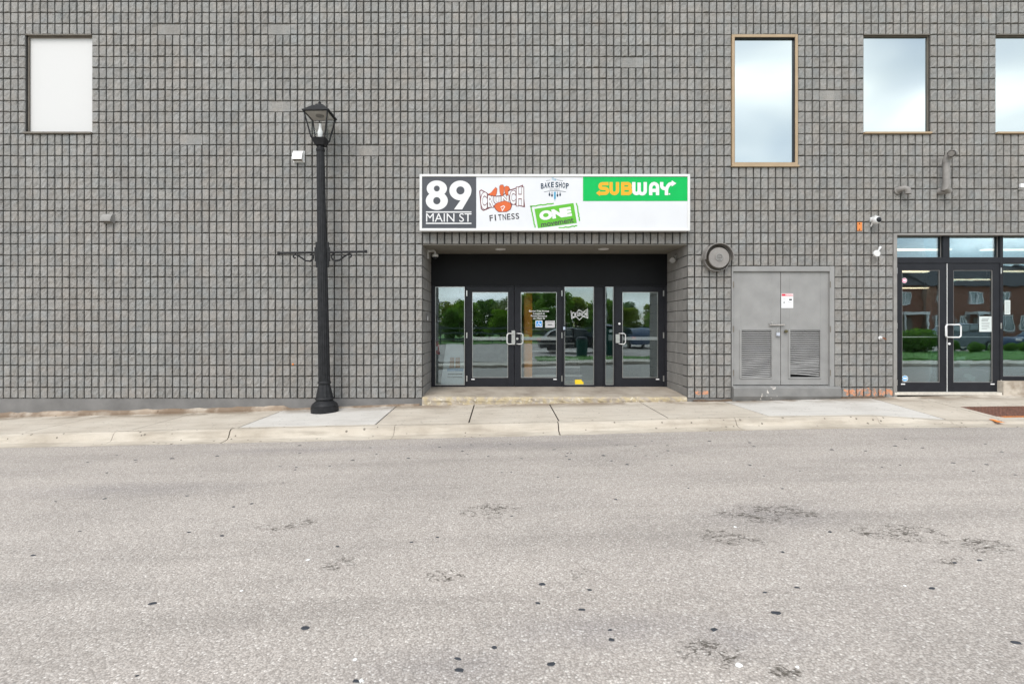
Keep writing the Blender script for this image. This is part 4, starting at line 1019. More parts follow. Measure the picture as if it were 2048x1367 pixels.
# ---- glass shop front on the right
YQ = .10
SX0, SX1 = ux(64)+.004, ux(88)-.004
m = MB(); frame_rect(m, SX0, -.1, SX1, rz(15)-.003, SX0+.065, -.099, SX1-.06, rz(15)-.035, .002, .2); m.build('shopfront_surround', M_JAMB, bld, bev=.004)
fm = MB(); fb = 786
top = 464.5
for (x0, x1) in ((1789.6, 1792.6), (2000.6, 2006.4), (2107, 2112)): pxbox(fm, x0, top, x1, fb, YQ, YQ+.12, YQ)
pxbox(fm, 1792.6, top, 2000.6, 469.2, YQ, YQ+.12, YQ); pxbox(fm, 2006.4, top, 2107, 469.2, YQ, YQ+.12, YQ)
pxbox(fm, 1792.6, 514.5, 2000.6, 526, YQ, YQ+.12, YQ); pxbox(fm, 2006.4, 514.5, 2107, 526, YQ, YQ+.12, YQ)
pxbox(fm, 1886.8, 469.2, 1899.5, 514.5, YQ, YQ+.12, YQ); pxbox(fm, 2006.4, 752.6, 2107, 761.5, YQ, YQ+.12, YQ)
fm.build('shopfront_frame', M_BLACK, bld, bev=.002)
for (x0, y0, x1, y1) in ((1792.6, 469.2, 1886.8, 514.5), (1899.5, 469.2, 2000.6, 514.5), (2006.4, 469.2, 2107, 514.5), (2006.4, 526, 2107, 752.6)):
    m = MB(); pxbox(m, x0, y0, x1, y1, YQ+.06, YQ+.068, YQ); m.build('shop_pane', M_GLASS, bld)
    m = MB(); frame_rect(m, PX(x0, YQ)+.001, PZ(y1, YQ)+.001, PX(x1, YQ)-.001, PZ(y0, YQ)-.001, PX(x0, YQ)+.009, PZ(y1, YQ)+.009, PX(x1, YQ)-.009, PZ(y0, YQ)-.009, YQ+.05, YQ+.059); m.build('glazing_bead', M_GREYTRIM, bld)
s1 = glazed_door('shop_door', 1793, 1893.6, 526.6, 785, 1804.3, 1879.8, 540, 764.4, YQ+.01, 1792.9, 'left leaf of the glass shop doors', True, M_GREYTRIM, (672.8, 674.6))
s2 = glazed_door('shop_door', 1895.2, 2000.2, 526.6, 785, 1907, 1985.6, 540, 764.4, YQ+.01, 2001.4, 'right leaf of the glass shop doors', True, M_GREYTRIM, (672.8, 674.6))
m = MB(); pxbox(m, 1893.7, 527, 1895.1, 785, YQ+.012, YQ+.04, YQ+.01); m.build('meeting_strip', M_WHITE, s1)
YV = YQ+.01
for d, x0, x1, os_ in ((s1, 1885.5, 1892.5, -1), (s2, 1896, 1915.5, 1)):
    m = MB(); rounded_pull(m, PX(x0, YV), PX(x1, YV), PZ(674, YV), PZ(649, YV), YV, .065, .013, os_); m.build('pull_handle', MATS['white bar pull'], d, smooth=True)
m = MB(); m.lathe([(.022, -.012), (.02, 0)], 16, (PX(1897.8, YV), YV, PZ(687, YV)), 'y'); m.build('lock_cylinder', M_LABELW, s2)
for d, x in ((s1, 1806), (s2, 1985)):
    m = MB(); pxbox(m, x-4, 766.5, x+4, 768.7, YV-.003, YV-.0005, YV); m.build('maker_label', M_LABELW, d)
YT = YV+.015
def disc(m, px_, py_, r, Y, n=20, th=.002): 
    c = P(px_, py_, Y); rr_ = r/F*(Y-CAM_Y); m.prism([(c.x+rr_*math.cos(2*math.pi*k/n), c.z+rr_*math.sin(2*math.pi*k/n)) for k in range(n)], Y-th, Y)
m = MB(); disc(m, 1808.7, 560.8, 5.2, YT); k = m.build('round_sticker', M_LABELW, s1)
m = MB(); disc(m, 1808.7, 560.8, 4.6, YT-.0026, th=.0004); m.build('sticker_field', simple('sticker pink', (.72, .25, .38), .5), k)
m = MB(); pxbox(m, 1806, 559, 1811.4, 562.4, YT-.0036, YT-.0032, YT); m.build('sticker_band', M_LABELW, k)
m = MB(); disc(m, 1809.7, 756.4, 6.4, YT, 8); k = m.build('octagon_sticker', M_LABELW, s1)
m = MB(); disc(m, 1809.7, 756.4, 5.6, YT-.0026, 8, th=.0004); m.build('sticker_field', simple('sticker blue', (.16, .42, .70), .5), k)
m = MB(); pxbox(m, 1806, 754.6, 1813.4, 757.4, YT-.0036, YT-.0032, YT); m.build('sticker_band', M_LABELW, k)
M_PAPER2 = simple('pale notice paper', (.60, .66, .64), .7, var=.04)
m = MB(); pxbox(m, 1958.4, 632.5, 1983.5, 663, YT-.001, YT, YT); k = m.build('paper_notice', M_PAPER2, s2)
m = MB()
for (a, c, y, h) in ((1964, 1978, 636.5, 1), (1963, 1976, 639.8, 1.6), (1963, 1979, 645, .7), (1963, 1979, 648, .7), (1963, 1978, 651, .7), (1963, 1979, 654, .7), (1963, 1974, 657, .7)): pxbox(m, a, y, c, y+h, YT-.003, YT-.0025, YT)
m.build('print', simple('grey print', (.14, .15, .15), .6), k)
M_FAINT = simple('faded paper scrap', (.33, .40, .36), .7, var=.1)
for (x0, y0, x1, y1, r) in ((1915, 713, 1934, 722.5, -3), (1923, 728, 1943, 735, 0), (1931.5, 747, 1946, 755, 8), (1939, 752, 1954, 761, 10)):
    m = MB(); c = P((x0+x1)/2, (y0+y1)/2, YT); w2 = (x1-x0)/2/107; h2 = (y1-y0)/2/107; ca, sa = math.cos(R_(-r)), math.sin(R_(-r))
    m.prism([(c.x+u*w2*ca-v*h2*sa, c.z+u*w2*sa+v*h2*ca) for u, v in ((-1, -1), (1, -1), (1, 1), (-1, 1))], YT+.02, YT+.021); m.build('paper_scrap', M_FAINT, s2)
YT2 = YQ+.056
m = MB(); pxbox(m, 2009, 600, 2020.5, 628.4, YT2-.001, YT2, YT2); k = m.build('paper_notice', M_PAPER2, bld)
m = MB()
for y in (604, 608, 612, 616, 620, 624): pxbox(m, 2011, y, 2018.5, y+.8, YT2-.003, YT2-.0025, YT2)
m.build('print', MATS['grey print'], k)
m = MB(); pxbox(m, 1790, 784.6, 2004, 789.5, YQ-.11, YQ+.1, YQ-.11); m.build('shop_threshold', simple('pale threshold', (.58, .54, .47), .7, var=.12, vscale=15), bld)
m = MB(); m.box(PX(2006, -.0), SX1, -.02, .2, .05, PZ(761.8, 0)); m.build('stall_riser', M_WALK, bld, bev=.012)
M_SHW = simple('shop inner wall', (.20, .22, .22), .7); M_SHF = simple('shop floor', (.18, .16, .14), .4)
room('shop', SX0+.002, ux(BX1)-.21, YQ+.14, 9.5, .37, rz(15)-.004, M_SHW, M_SHF, simple('shop ceiling', (.42, .46, .46), .8))
M_TUBE = simple('lit ceiling tube', (1, .84, .58), .5, emit=1.0)
for i, (xx, yy) in enumerate(((9.0, 1.5), (9.25, 2.35), (12.6, 4.3), (13.35, 7.2), (12.0, 2.3), (10.9, 1.5))):
    t_ = thing('ceiling_light', ['lit warm strip light inside the shop behind the left transom pane', 'lit warm strip light inside the shop above the left shop door', 'lit warm strip light inside the shop above the right shop door', 'lit warm strip light deepest in the shop, low behind the left shop door', 'lit warm strip light behind the shop pane at the picture edge', 'lit warm strip light inside the shop behind the middle transom pane'][i], 'light', (xx, yy, rz(15)-.1), 'strip lights in the shop ceiling')
    zt = rz(15)-.006
    if i in (1, 2, 3, 4):
        m = MB(); m.tube([(xx-.5, yy, zt), (xx-.5, yy, 2.95)], .008, 6); m.build('hanging_rod', M_STEEL, t_); m = MB(); m.tube([(xx+.5, yy, zt), (xx+.5, yy, 2.95)], .008, 6); m.build('hanging_rod', M_STEEL, t_); zt = 2.955
    m = MB(); m.box(xx-.62, xx+.62, yy-.10, yy+.10, zt-.06, zt); m.build('housing', M_WHITE, t_)
    m = MB(); m.box(xx-.60, xx+.60, yy-.075, yy+.075, zt-.085, zt-.0605); m.build('diffuser', M_TUBE, t_, bev=.01)

# ------------------------------------------------------------------ small things on the wall
def hood(name, label, cat, x0, y0, x1, y1, mat, dep, grp=None):
    c = P((x0+x1)/2, y1, 0); t_ = thing(name, label, cat, c, grp)
    X_0, X_1, zb2, zt2 = PX(x0, 0), PX(x1, 0), PZ(y1, 0), PZ(y0, 0)
    m = MB(); h = zt2-zb2
    prof = [(.0, zt2), (-dep*.35, zt2), (-dep*.8, zt2-h*.35), (-dep, zt2-h*.75), (-dep, zb2+h*.1), (-dep*.92, zb2+h*.1), (-dep*.9, zt2-h*.72), (-dep*.7, zt2-h*.40), (-dep*.3, zt2-.012), (0, zt2-.012)]
    for x in (X_0, X_1): m.v += [(x, y, z) for y, z in prof]
    n = len(prof)
    for i in range(n): m.f.append((i, (i+1) % n, n+(i+1) % n, n+i))
    m.build('cowl', mat, t_)
    for x in (X_0, X_1):
        m = MB(); q = [(.0, zt2-.002), (-dep*.35, zt2-.002), (-dep*.8, zt2-h*.36), (-dep*.985, zt2-h*.76), (-dep*.985, zb2+h*.1), (0, zb2)]
        s_ = .006 if x == X_0 else -.006
        m.v += [(x+s_*.2, y, z) for y, z in q]+[(x+s_, y, z) for y, z in q]; k = len(q)
        m.f += [tuple(range(k)), tuple(range(2*k-1, k-1, -1))]+[((i+1) % k, i, k+i, k+(i+1) % k) for i in range(k)]
        m.build('cheek', mat, t_)
    m = MB(); m.box(X_0-.012, X_1+.012, -.006, .004, zb2-.01, zt2+.01); m.build('back_plate', mat, t_)
    m = MB(); m.box(X_0+.01, X_1-.01, -dep*.75, -.007, zb2+h*.12, zb2+h*.2); m.build('flap', M_BROWN, t_)
    return t_
hood('vent_hood', 'white plastic vent hood on the block wall beside the street lamp', 'vent', 588.5, 303.5, 608, 324, simple('white plastic', (.80, .80, .79), .4, var=.03), .11)
hood('vent_hood', 'small grey painted vent hood on the block wall below the white blind window', 'vent', 208, 429, 228.5, 446, M_JAMB, .10)
# round flue terminal
rv = thing('flue_terminal', 'round grey flue terminal with a half shroud on the wall left of the louvred doors', 'flue', P(1432, 516, 0))
cF = P(1430.5, 517, 0); rF = 28.5/108.4
m = MB(); prof = [(rF*.93, -.0), (rF*.93, -.10), (rF*.88, -.10), (rF*.86, -.02)]; m.lathe(prof, 36, (cF.x, 0, cF.z), 'y', cap=False); m.build('collar', M_PIPE, rv, smooth=True)
m = MB(); m.lathe([(rF*.86, -.02), (rF*.2, -.021)], 36, (cF.x, 0, cF.z), 'y'); m.build('recess', M_BROWN, rv)
m = MB(); n = 26; r1, r0 = rF*.985, rF*.945
for k in range(n+1):
    a = R_(-8+196*k/n); m.v += [(cF.x+r1*math.cos(a), 0, cF.z+r1*math.sin(a)), (cF.x+r1*math.cos(a), -.20, cF.z+r1*math.sin(a)), (cF.x+r0*math.cos(a), -.20, cF.z+r0*math.sin(a)), (cF.x+r0*math.cos(a), 0, cF.z+r0*math.sin(a))]
for k in range(n):
    for p in range(4): m.f.append((k*4+p, k*4+(p+1) % 4, (k+1)*4+(p+1) % 4, (k+1)*4+p))
m.f += [(0, 1, 2, 3), (n*4+3, n*4+2, n*4+1, n*4)]
m.build('shroud', M_PIPE, rv, smooth=True)
rD = 20.5/110; m = MB(); m.lathe([(rD*.9, -.13), (rD, -.135), (rD, -.165), (rD*.97, -.172)], 36, (cF.x, 0, cF.z-.005), 'y'); m.build('face_disc', M_PIPE, rv, smooth=True)
m = MB(); m.lathe([(rD*.6, -.02), (rD*.6, -.14)], 24, (cF.x, 0, cF.z), 'y'); m.build('duct', M_PIPE, rv)
m = MB(); m.lathe([(rD*.36, -.172), (rD*.36, -.184), (rD*.30, -.184), (rD*.29, -.176)], 24, (cF.x, 0, cF.z), 'y', cap=False)
m.build('outlet_rim', M_GREYTRIM, rv)
for k in range(3):
    m = MB(); zz = cF.z+(k-1)*rD*.16; m.box(cF.x-rD*.27, cF.x+rD*.27, -.183, -.1725, zz-.006, zz+.004); m.build('outlet_bar', M_GREYTRIM, rv)
# pipes
pp = thing('vent_pipe', 'grey painted plastic vent pipe bent out of the wall below the right upper windows', 'pipe', P(1880, 388, 0))
a = P(1878, 383, 0); b2 = P(1892.5, 372, -.14); c = P(1892.5, 320, -.14); d = P(1903, 307, -.30)
m = MB(); m.tube([a, (a.x+.02, -.05, a.z-.005), (a.x+.075, -.11, a.z-.01), (b2.x-.02, -.14, b2.z-.04), b2+Vector((0, 0, .02))], .062, 14); m.build('elbow', M_PIPE, pp, smooth=True)
m = MB(); m.tube([b2+Vector((0, 0, .01)), c], .055, 14); m.build('riser', M_PIPE, pp, smooth=True)
m = MB(); m.tube([c+Vector((0, 0, -.05)), c+Vector((0, 0, .0)), c+Vector((.015, -.03, .06)), c+Vector((.045, -.10, .10)), d], .062, 14, cap=False); m.tube([c+Vector((0, 0, -.05)), c, c+Vector((.015, -.03, .06)), c+Vector((.045, -.10, .10)), d+Vector((0, .001, 0))], .05, 14); m.build('outlet_elbow', M_PIPE, pp, smooth=True)
pe = thing('vent_elbow', 'short grey painted elbow vent curling down from the wall beside the taller pipe', 'pipe', P(1797, 383, 0))
a = P(1794, 382, 0); m = MB(); pts = [a, a+Vector((.02, -.06, .02)), a+Vector((.06, -.10, .025)), a+Vector((.095, -.12, .0)), a+Vector((.105, -.12, -.05)), a+Vector((.105, -.12, -.085))]
m.tube(pts, .052, 14, cap=False); m.build('elbow', M_PIPE, pe, smooth=True)
m = MB(); m.tube([p for p in pts[:-1]]+[pts[-1]+Vector((0, 0, .01))], .043, 14); m.build('bore', M_BROWN, pe)
m = MB(); m.lathe([(.065, 0), (.065, -.03), (.055, -.035)], 16, (a.x, 0, a.z), 'y'); m.build('wall_flange', M_PIPE, pe, smooth=True)
# orange fixing plate
ob = thing('fixing_plate', 'small bright orange fixing plate screwed to the wall near the bullet camera', 'plate', P(1719, 461, 0))
m = MB(); pxbox(m, 1714.2, 444.6, 1723.8, 461.6, -.008, .004, 0); m.build('plate', simple('orange plastic', (.72, .24, .06), .5, var=.08), ob, bev=.002)
m = MB(); disc(m, 1718.8, 447.3, 1.3, -.0085, 10); disc(m, 1718.8, 459, 1.3, -.0085, 10); m.build('screw_hole', M_BLACK, ob)
# round white camera on a bracket
bc = thing('turret_camera', 'white round security camera with a black lens on the wall above the shop doors', 'security camera', P(1750, 440, 0))
cc = P(1752, 440.5, -.12)
m = MB(); m.lathe([(.02, .07), (.055, .05), (.072, .0), (.068, -.04), (.05, -.062)], 22, (cc.x, cc.y, cc.z), 'y'); m.build('ball_housing', M_WHITE, bc, smooth=True)
m = MB(); m.lathe([(.048, -.0625), (.036, -.075), (.012, -.080)], 20, (cc.x+.008, cc.y, cc.z), 'y'); m.build('lens', M_BLACK, bc, smooth=True)
m = MB(); m.box(PX(1739, 0), PX(1744, 0), -.03, 0, PZ(444, 0), PZ(435, 0)); m.tube([(PX(1741, 0), -.02, PZ(440, 0)), (cc.x-.04, -.07, cc.z)], .018, 8); m.build('bracket', M_WHITE, bc, bev=.003)
m = MB(); m.tube([(cc.x+.03, -.09, cc.z+.06), (cc.x+.04, -.06, cc.z+.10), (cc.x+.025, -.02, cc.z+.085), (cc.x+.01, 0, cc.z+.06)], .009, 8); m.tube([(cc.x-.05, -.10, cc.z-.04), (cc.x-.05, -.06, cc.z-.10)], .012, 8); m.build('cable', M_WHITE, bc)
# white disc sensor on an arm
ds = thing('disc_sensor', 'white round disc on a short slanting arm on the wall beside the shop transom', 'sensor', P(1752, 507, 0))
cc = P(1752.5, 507, -.10); m = MB(); m.lathe([(.055, .02), (.062, .0), (.062, -.02), (.055, -.028)], 24, (cc.x, cc.y, cc.z), 'y'); m.build('disc', M_WHITE, ds, smooth=True)
m = MB(); m.tube([(cc.x+.04, -.09, cc.z+.05), (cc.x+.11, -.05, cc.z+.11)], .012, 8); m.build('arm', M_WHITE, ds)
m = MB(); m.tube([(cc.x+.09, -.05, cc.z+.09), (cc.x+.135, -.02, cc.z+.13), (cc.x+.14, .002, cc.z+.13)], .02, 10); m.build('arm_mount', M_WHITE, ds)
# hose tap
tb = thing('wall_tap', 'small hose tap with a rusty spout on the wall between louvred doors and shop doors', 'tap', P(1761, 676, 0))
a = P(1760, 675.5, 0); m = MB(); m.lathe([(.035, 0), (.035, -.012), (.02, -.02), (.018, -.06)], 14, (a.x, 0, a.z), 'y'); m.build('body', M_WHITE, tb, smooth=True)
m = MB(); m.tube([a+Vector((0, -.05, 0)), a+Vector((.03, -.07, -.005)), a+Vector((.05, -.08, -.03))], .014, 8); m.build('spout', simple('rusty brass', (.20, .07, .03), .6, .4), tb)
wb = thing('wall_box', 'tiny pale junction box on the wall at the right picture edge below the upper windows', 'junction box', P(2041, 376, 0))
m = MB(); pxbox(m, 2037.5, 368, 2044, 376, -.04, 0, 0); m.build('body', M_LABELW, wb, bev=.003)
m = MB(); pxbox(m, 2036, 376.5, 2045.5, 380, -.02, 0, 0); m.build('base', M_JAMB, wb)
for (px_, py_, lb) in ((586, 728, 'tiny rusty fixing stain plug low on the wall left of the lamp foot'),):
    t_ = thing('wall_plug', lb, 'plug', P(px_, py_, 0)); c = P(px_, py_, 0)
    m = MB(); m.lathe([(.018, .004), (.016, -.012), (.008, -.016)], 10, (c.x, 0, c.z), 'y'); m.build('cap', MATS['orange plastic'], t_)

# ------------------------------------------------------------------ street lamp
def make_lamp(label, loc):
    t_ = thing('street_lamp', label, 'street lamp', (0, 0, 0), 'cast iron lantern street lamps', local=True)
    m = MB(); m.lathe([(.238, 0), (.238, .095), (.224, .104), (.226, .125), (.205, .155), (.168, .185), (.146, .205), (.142, .215), (.162, .225), (.166, .24), (.150, .262)], 24); m.build('base', M_IRON, t_, smooth=True)
    m = MB(); m.lathe([(.150, .258), (.138, .32), (.108, .46), (.098, .50)], 24, flute=.06); m.build('fluted_bell', M_IRON, t_)
    m = MB(); m.lathe([(.098, .495), (.114, .505), (.114, .53), (.102, .545)], 24); m.build('ring', M_IRON, t_, smooth=True)
    m = MB(); m.lathe([(.101, .54), (.098, 1.2), (.090, 2.2), (.078, 3.4), (.068, 4.62)], 32, flute=.075); m.build('pole', M_IRON, t_)
    m = MB(); m.lathe([(.070, 4.61), (.076, 4.62), (.076, 4.66), (.060, 4.68), (.055, 4.74)], 20); m.build('collar', M_IRON, t_, smooth=True)
    # lantern
    zc0, zc1, zg, zt_ = 4.71, 4.83, 5.25, 5.40
    def frus(m, h0, z0, h1, z1):
        m.add([(-h0,-h0,z0),(h0,-h0,z0),(h0,h0,z0),(-h0,h0,z0),(-h1,-h1,z1),(h1,-h1,z1),(h1,h1,z1),(-h1,h1,z1)], [(0,3,2,1),(4,5,6,7),(0,1,5,4),(1,2,6,5),(2,3,7,6),(3,0,4,7)])
    m = MB(); frus(m, .075, zc0, .126, zc1); m.build('lantern_cup', M_IRON, t_, bev=.004)
    for sx in (-1, 1):
        for sy in (-1, 1):
            m = MB(); m.tube([(sx*.118, sy*.118, zc1-.005), (sx*.205, sy*.205, zg)], .014, 6); m.build('corner_bar', M_IRON, t_)
    for (ax, s_) in (('x', 1), ('x', -1), ('y', 1), ('y', -1)):
        m = MB(); a, b3 = .116, .203
        q = [(-a, zc1), (a, zc1), (b3, zg), (-b3, zg)]
        vs = []
        for off in (0, -.004):
            for (u, z) in q:
                dd = (a if z == zc1 else b3)+off-.002
                vs.append((u, s_*dd, z) if ax == 'y' else (s_*dd, u, z))
        m.add(vs, [(0,1,2,3),(7,6,5,4),(0,4,5,1),(1,5,6,2),(2,6,7,3),(3,7,4,0)]); m.build('lantern_pane', M_LGLASS, t_)
    m = MB(); frus(m, .232, zg+.005, .232, zg+.028); frus(m, .222, zg+.0285, .098, zt_); rf = m.build('lantern_roof', M_IRON, t_, bev=.003)
    m = MB(); m.box(-.19, .19, -.19, .19, zg-.002, zg+.004); m.build('roof_reflector', simple('lantern reflector', (.55, .53, .50), .5), rf)
    m = MB(); m.lathe([(.07, zg-.012), (.075, zg-.0025)], 20); m.build('reflector_ring', M_GREYTRIM, rf)
    m = MB(); m.lathe([(.088, zt_-.002), (.080, zt_+.03), (.035, zt_+.045), (.020, zt_+.06), (.026, zt_+.075), (.012, zt_+.10), (.004, zt_+.135)], 16); m.build('finial', M_IRON, t_, smooth=True)
    m = MB(); m.lathe([(.045, zc1), (.045, zc1+.012), (.030, zc1+.03), (.044, zc1+.09), (.048, zc1+.12), (.026, zc1+.19), (.020, zc1+.255), (.024, zc1+.275)], 18); m.build('lamp_chimney', simple('frosted lamp glass', (.82, .84, .85), .25, var=.02), t_, smooth=True)
    # banner bracket
    zb2 = 2.86
    m = MB(); m.box(-.115, .115, -.012, .03, zb2-.30, zb2+.15); m.box(-.135, .135, -.008, .026, zb2-.19, zb2+.06)
    m.build('bracket_plate', M_IRON, t_, bev=.004)
    for s_ in (-1, 1):
        m = MB(); m.tube([(s_*.06, .01, zb2-.03), (s_*.775, .01, zb2-.03)], .021, 8); m.lathe([(.022, -.012), (.022, .012)], 8, (s_*.775, 0, 0), 'z') if False else None
        m.build('bracket_arm', M_IRON, t_)
        m = MB(); m.box(s_*.775-.02, s_*.775+.02, -.012, .032, zb2-.055, zb2-.005); m.build('arm_end', M_IRON, t_, bev=.004)
        pts = []
        for k in range(9):
            a = R_(300-k*42); r = .028+.004*k; pts.append((.205+r*math.cos(a), zb2-.115+r*math.sin(a)))
        pts = [(.215, zb2-.075), (.190, zb2-.065), (.165, zb2-.085), (.160, zb2-.12), (.175, zb2-.155), (.22, zb2-.185), (.30, zb2-.175), (.36, zb2-.13), (.42, zb2-.09), (.48, zb2-.065), (.51, zb2-.075), (.515, zb2-.105), (.495, zb2-.125), (.475, zb2-.115)]
        m = MB(); m.tube([(s_*x, .01, z) for x, z in pts], .015, 6); m.build('scroll', M_IRON, t_, smooth=True)
    t_.location = loc; return t_
LX, LY = PX(649.6, -.36), -.36
lamp = make_lamp('black cast iron lantern street lamp with scroll brackets before the block wall', (LX, LY, walkz(LX, LY)-.003))
lamp.rotation_euler.y = -.0165

# ------------------------------------------------------------------ across the street (seen mirrored in the glass)
M_GRASS = simple('mown grass', (.075, .19, .025), .9, var=.3, vscale=5, bs=.5, bscale=90)
M_LOT = mat_asphalt('parking lot asphalt', None, None)
fw = sroot('far_pavement'); m = MB(); 
for a, c in zip(span(-18, 18, 1.5), span(-18, 18, 1.5)[1:]):
    m = MB(); z0, z1 = zr(a)+.11, zr(c)+.11
    m.add([(a+.004, -9.95, z0), (c-.004, -9.95, z1), (c-.004, -8.31, z1), (a+.004, -8.31, z0), (a+.004, -9.95, z0-.2), (c-.004, -9.95, z1-.2), (c-.004, -8.31, z1-.2), (a+.004, -8.31, z0-.2)], [(0,1,2,3),(0,3,7,4),(1,5,6,2),(3,2,6,7),(0,4,5,1)])
    m.build('paving_slab', M_WALK, fw)
m = MB()
for a, c in ((18, 90), (-90, -18)):
    m.box(a, c, -9.95, -8.31, zr(a)-.1, zr(a)+.11)
m.build('paving_run', M_WALK, fw)
m = MB(); m.box(-120, 120, -34, -9.96, -.45, .12); lot = struct(m.build('parking_lot', M_LOT))
lawn = sroot('lawn')
def lawn_piece(x0, x1, y0, y1, z):
    m = MB(); m.box(x0, x1, y0, y1, .05, z); m.build('lawn_strip', M_GRASS, lawn)
    gm = MB(); gr = random.Random(int(x0*7))
    for _ in range(int(min(5000, (x1-x0)*(y1-y0)*45))):
        x, y = gr.uniform(x0, x1), gr.uniform(y0, y1); a = gr.uniform(0, 6.28); h = gr.uniform(.04, .10); w2 = .012
        gm.add([(x-w2*math.cos(a), y-w2*math.sin(a), z), (x+w2*math.cos(a), y+w2*math.sin(a), z), (x+gr.uniform(-.03, .03), y+gr.uniform(-.03, .03), z+h)], [(0, 1, 2)])
    gm.build('grass_blades', M_GRASS, lawn)['kind'] = 'stuff'
lawn_piece(1.6, 18, -12.8, -9.97, .20); lawn_piece(18, 70, -19.8, -11.6, .26)
m = MB(); m.box(-120, 120, -160, -34.01, -.45, .16); struct(m.build('meadow', M_GRASS))
# trees
M_BARK = simple('bark', (.09, .065, .045), .9, var=.3, vscale=8)
def mat_leaf(nm, c):
    m, t, b = new_mat(nm); wn = noise(t, 2.2, 3, wpos(t))
    t.links.new(ramp(t, wn.outputs['Fac'], [(.3, tuple(v*.6 for v in c)), (.55, c), (.75, tuple(v*1.5 for v in c))]).outputs[0], b.inputs['Base Color']); b.inputs['Roughness'].default_value = .7
    tl_ = N(t, 'ShaderNodeBsdfTranslucent'); tl_.inputs[0].default_value = (c[0]*2.6, c[1]*2.4, c[2]*1.2, 1); mm = N(t, 'ShaderNodeMixShader'); mm.inputs[0].default_value = .45
    t.links.new(b.outputs[0], mm.inputs[1]); t.links.new(tl_.outputs[0], mm.inputs[2]); t.links.new(mm.outputs[0], t.nodes['Material Output'].inputs[0]); return m
LEAF = [mat_leaf('leaf green', (.10, .20, .03)), mat_leaf('leaf olive', (.13, .18, .035)), mat_leaf('leaf deep', (.075, .16, .03))]
def tree_meshes(seed, h):
    r = random.Random(seed); tr_ = MB(); cr2 = MB()
    tr_.tube([(0, 0, -.2), (.03, 0, h*.2), (-.02, .03, h*.45), (.02, 0, h*.8)], [.16, .13, .09, .03], 8)
    cl = []
    for k in range(15):
        a = k*2.4+r.uniform(-.3, .3); zz = h*(.06+.055*k); ln = h*r.uniform(.18, .32)*(1.15-.04*k)
        e = Vector((math.cos(a)*ln, math.sin(a)*ln, zz+ln*.5)); tr_.tube([(0, 0, zz), (e.x*.5, e.y*.5, zz+ln*.15), e], [.05, .03, .012], 5); cl.append((e, h*r.uniform(.13, .21)))
    cl.append((Vector((0, 0, h*.88)), h*.14))
    for c, rad in cl:
        for _ in range(330):
            d = Vector((r.gauss(0, 1), r.gauss(0, 1), r.gauss(0, 1))).normalized()*rad*(r.random()**.4); p = c+Vector((d.x, d.y, d.z*.8)); s_ = r.uniform(.09, .20)
            u = Vector((r.gauss(0, 1), r.gauss(0, 1), r.gauss(0, .6))).normalized(); v = u.orthogonal().normalized()
            cr2.add([p-u*s_, p-v*s_*.5, p+u*s_, p+v*s_*.5], [(0, 1, 2, 3)])
    return tr_, cr2
TM = []
for s_ in range(3):
    a, c = tree_meshes(40+s_, 5.6); TM.append((a.mesh('trunk'), c.mesh('crown')))
    TM[-1][0].materials.append(M_BARK); TM[-1][1].materials.append(LEAF[s_])
TREES = [(-19, -44), (-16, -48), (-13.2, -44), (-10.6, -46), (-8.2, -43), (-6, -47), (-3.8, -43.5), (-1.4, -46), (1.2, -44), (3.4, -47.5), (5.8, -43.5), (8.6, -46), (11.2, -44), (14.2, -47), (17.4, -44), (0, -41), (-5, -41), (-9.4, -41), (4.6, -40.5), (9.8, -41), (13, -40.5), (16.4, -41)]
for i, (x, y) in enumerate(TREES):
    k = (i*2) % 3; sc_ = [1.1, .95, 1.15, 1.0, 1.05, .95, 1.0, 1.05, 1.1, 1.3, 1.25, 1.1, 1.05, 1.0, 1.0, .75, .8, .7, .8, .75, .8, .75][i]
    t_ = thing('tree', 'leafy green tree in the row beyond the car park, mirrored in the entrance glass', 'tree', (x, y, .15), 'trees beyond the car park')
    sc_ *= .80; t_.scale = (sc_*1.15, sc_*1.15, sc_); t_.rotation_euler.z = i*1.3
    for nm, me in (('trunk', TM[k][0]), ('crown', TM[k][1])):
        o = bpy.data.objects.new(nm, me); C.objects.link(o); o.parent = t_
# hedge shrubs in front of the houses
hm = MB(); hr = random.Random(77)
for _ in range(1500):
    d = Vector((hr.gauss(0, 1), hr.gauss(0, 1), hr.gauss(0, 1))).normalized()*(hr.random()**.4); p = Vector((d.x*.75, d.y*.6, .55+d.z*.55)); u = Vector((hr.gauss(0, 1), hr.gauss(0, 1), hr.gauss(0, 1))).normalized(); v = u.orthogonal(); s_ = hr.uniform(.04, .09)
    hm.add([p-u*s_, p-v*s_*.6, p+u*s_, p+v*s_*.6], [(0, 1, 2, 3)])
hme = hm.mesh('foliage'); hme.materials.append(LEAF[2])
hst = MB(); hst.tube([(0, 0, 0), (0, 0, .5)], [.04, .02], 6); hst.tube([(0, 0, .1), (.2, .1, .6)], [.03, .01], 6); hst.tube([(0, 0, .1), (-.2, -.1, .6)], [.03, .01], 6); hsm = hst.mesh('stem'); hsm.materials.append(M_BARK)
for i in range(9):
    x = 22.4+i*1.25+hr.uniform(-.3, .3); t_ = thing('shrub', 'low dark green shrub on the far lawn, mirrored in the shop doors', 'shrub', (x, -18.6+hr.uniform(-.4, .4), .25), 'shrubs on the far lawn'); s_ = (1.2, 1.3, .7, .55, .5, .5, .55, .6, .7)[i]; t_.scale = (s_, s_, s_*.9)
    for nm, me in (('foliage', hme), ('stem', hsm)):
        o = bpy.data.objects.new(nm, me); C.objects.link(o); o.parent = t_
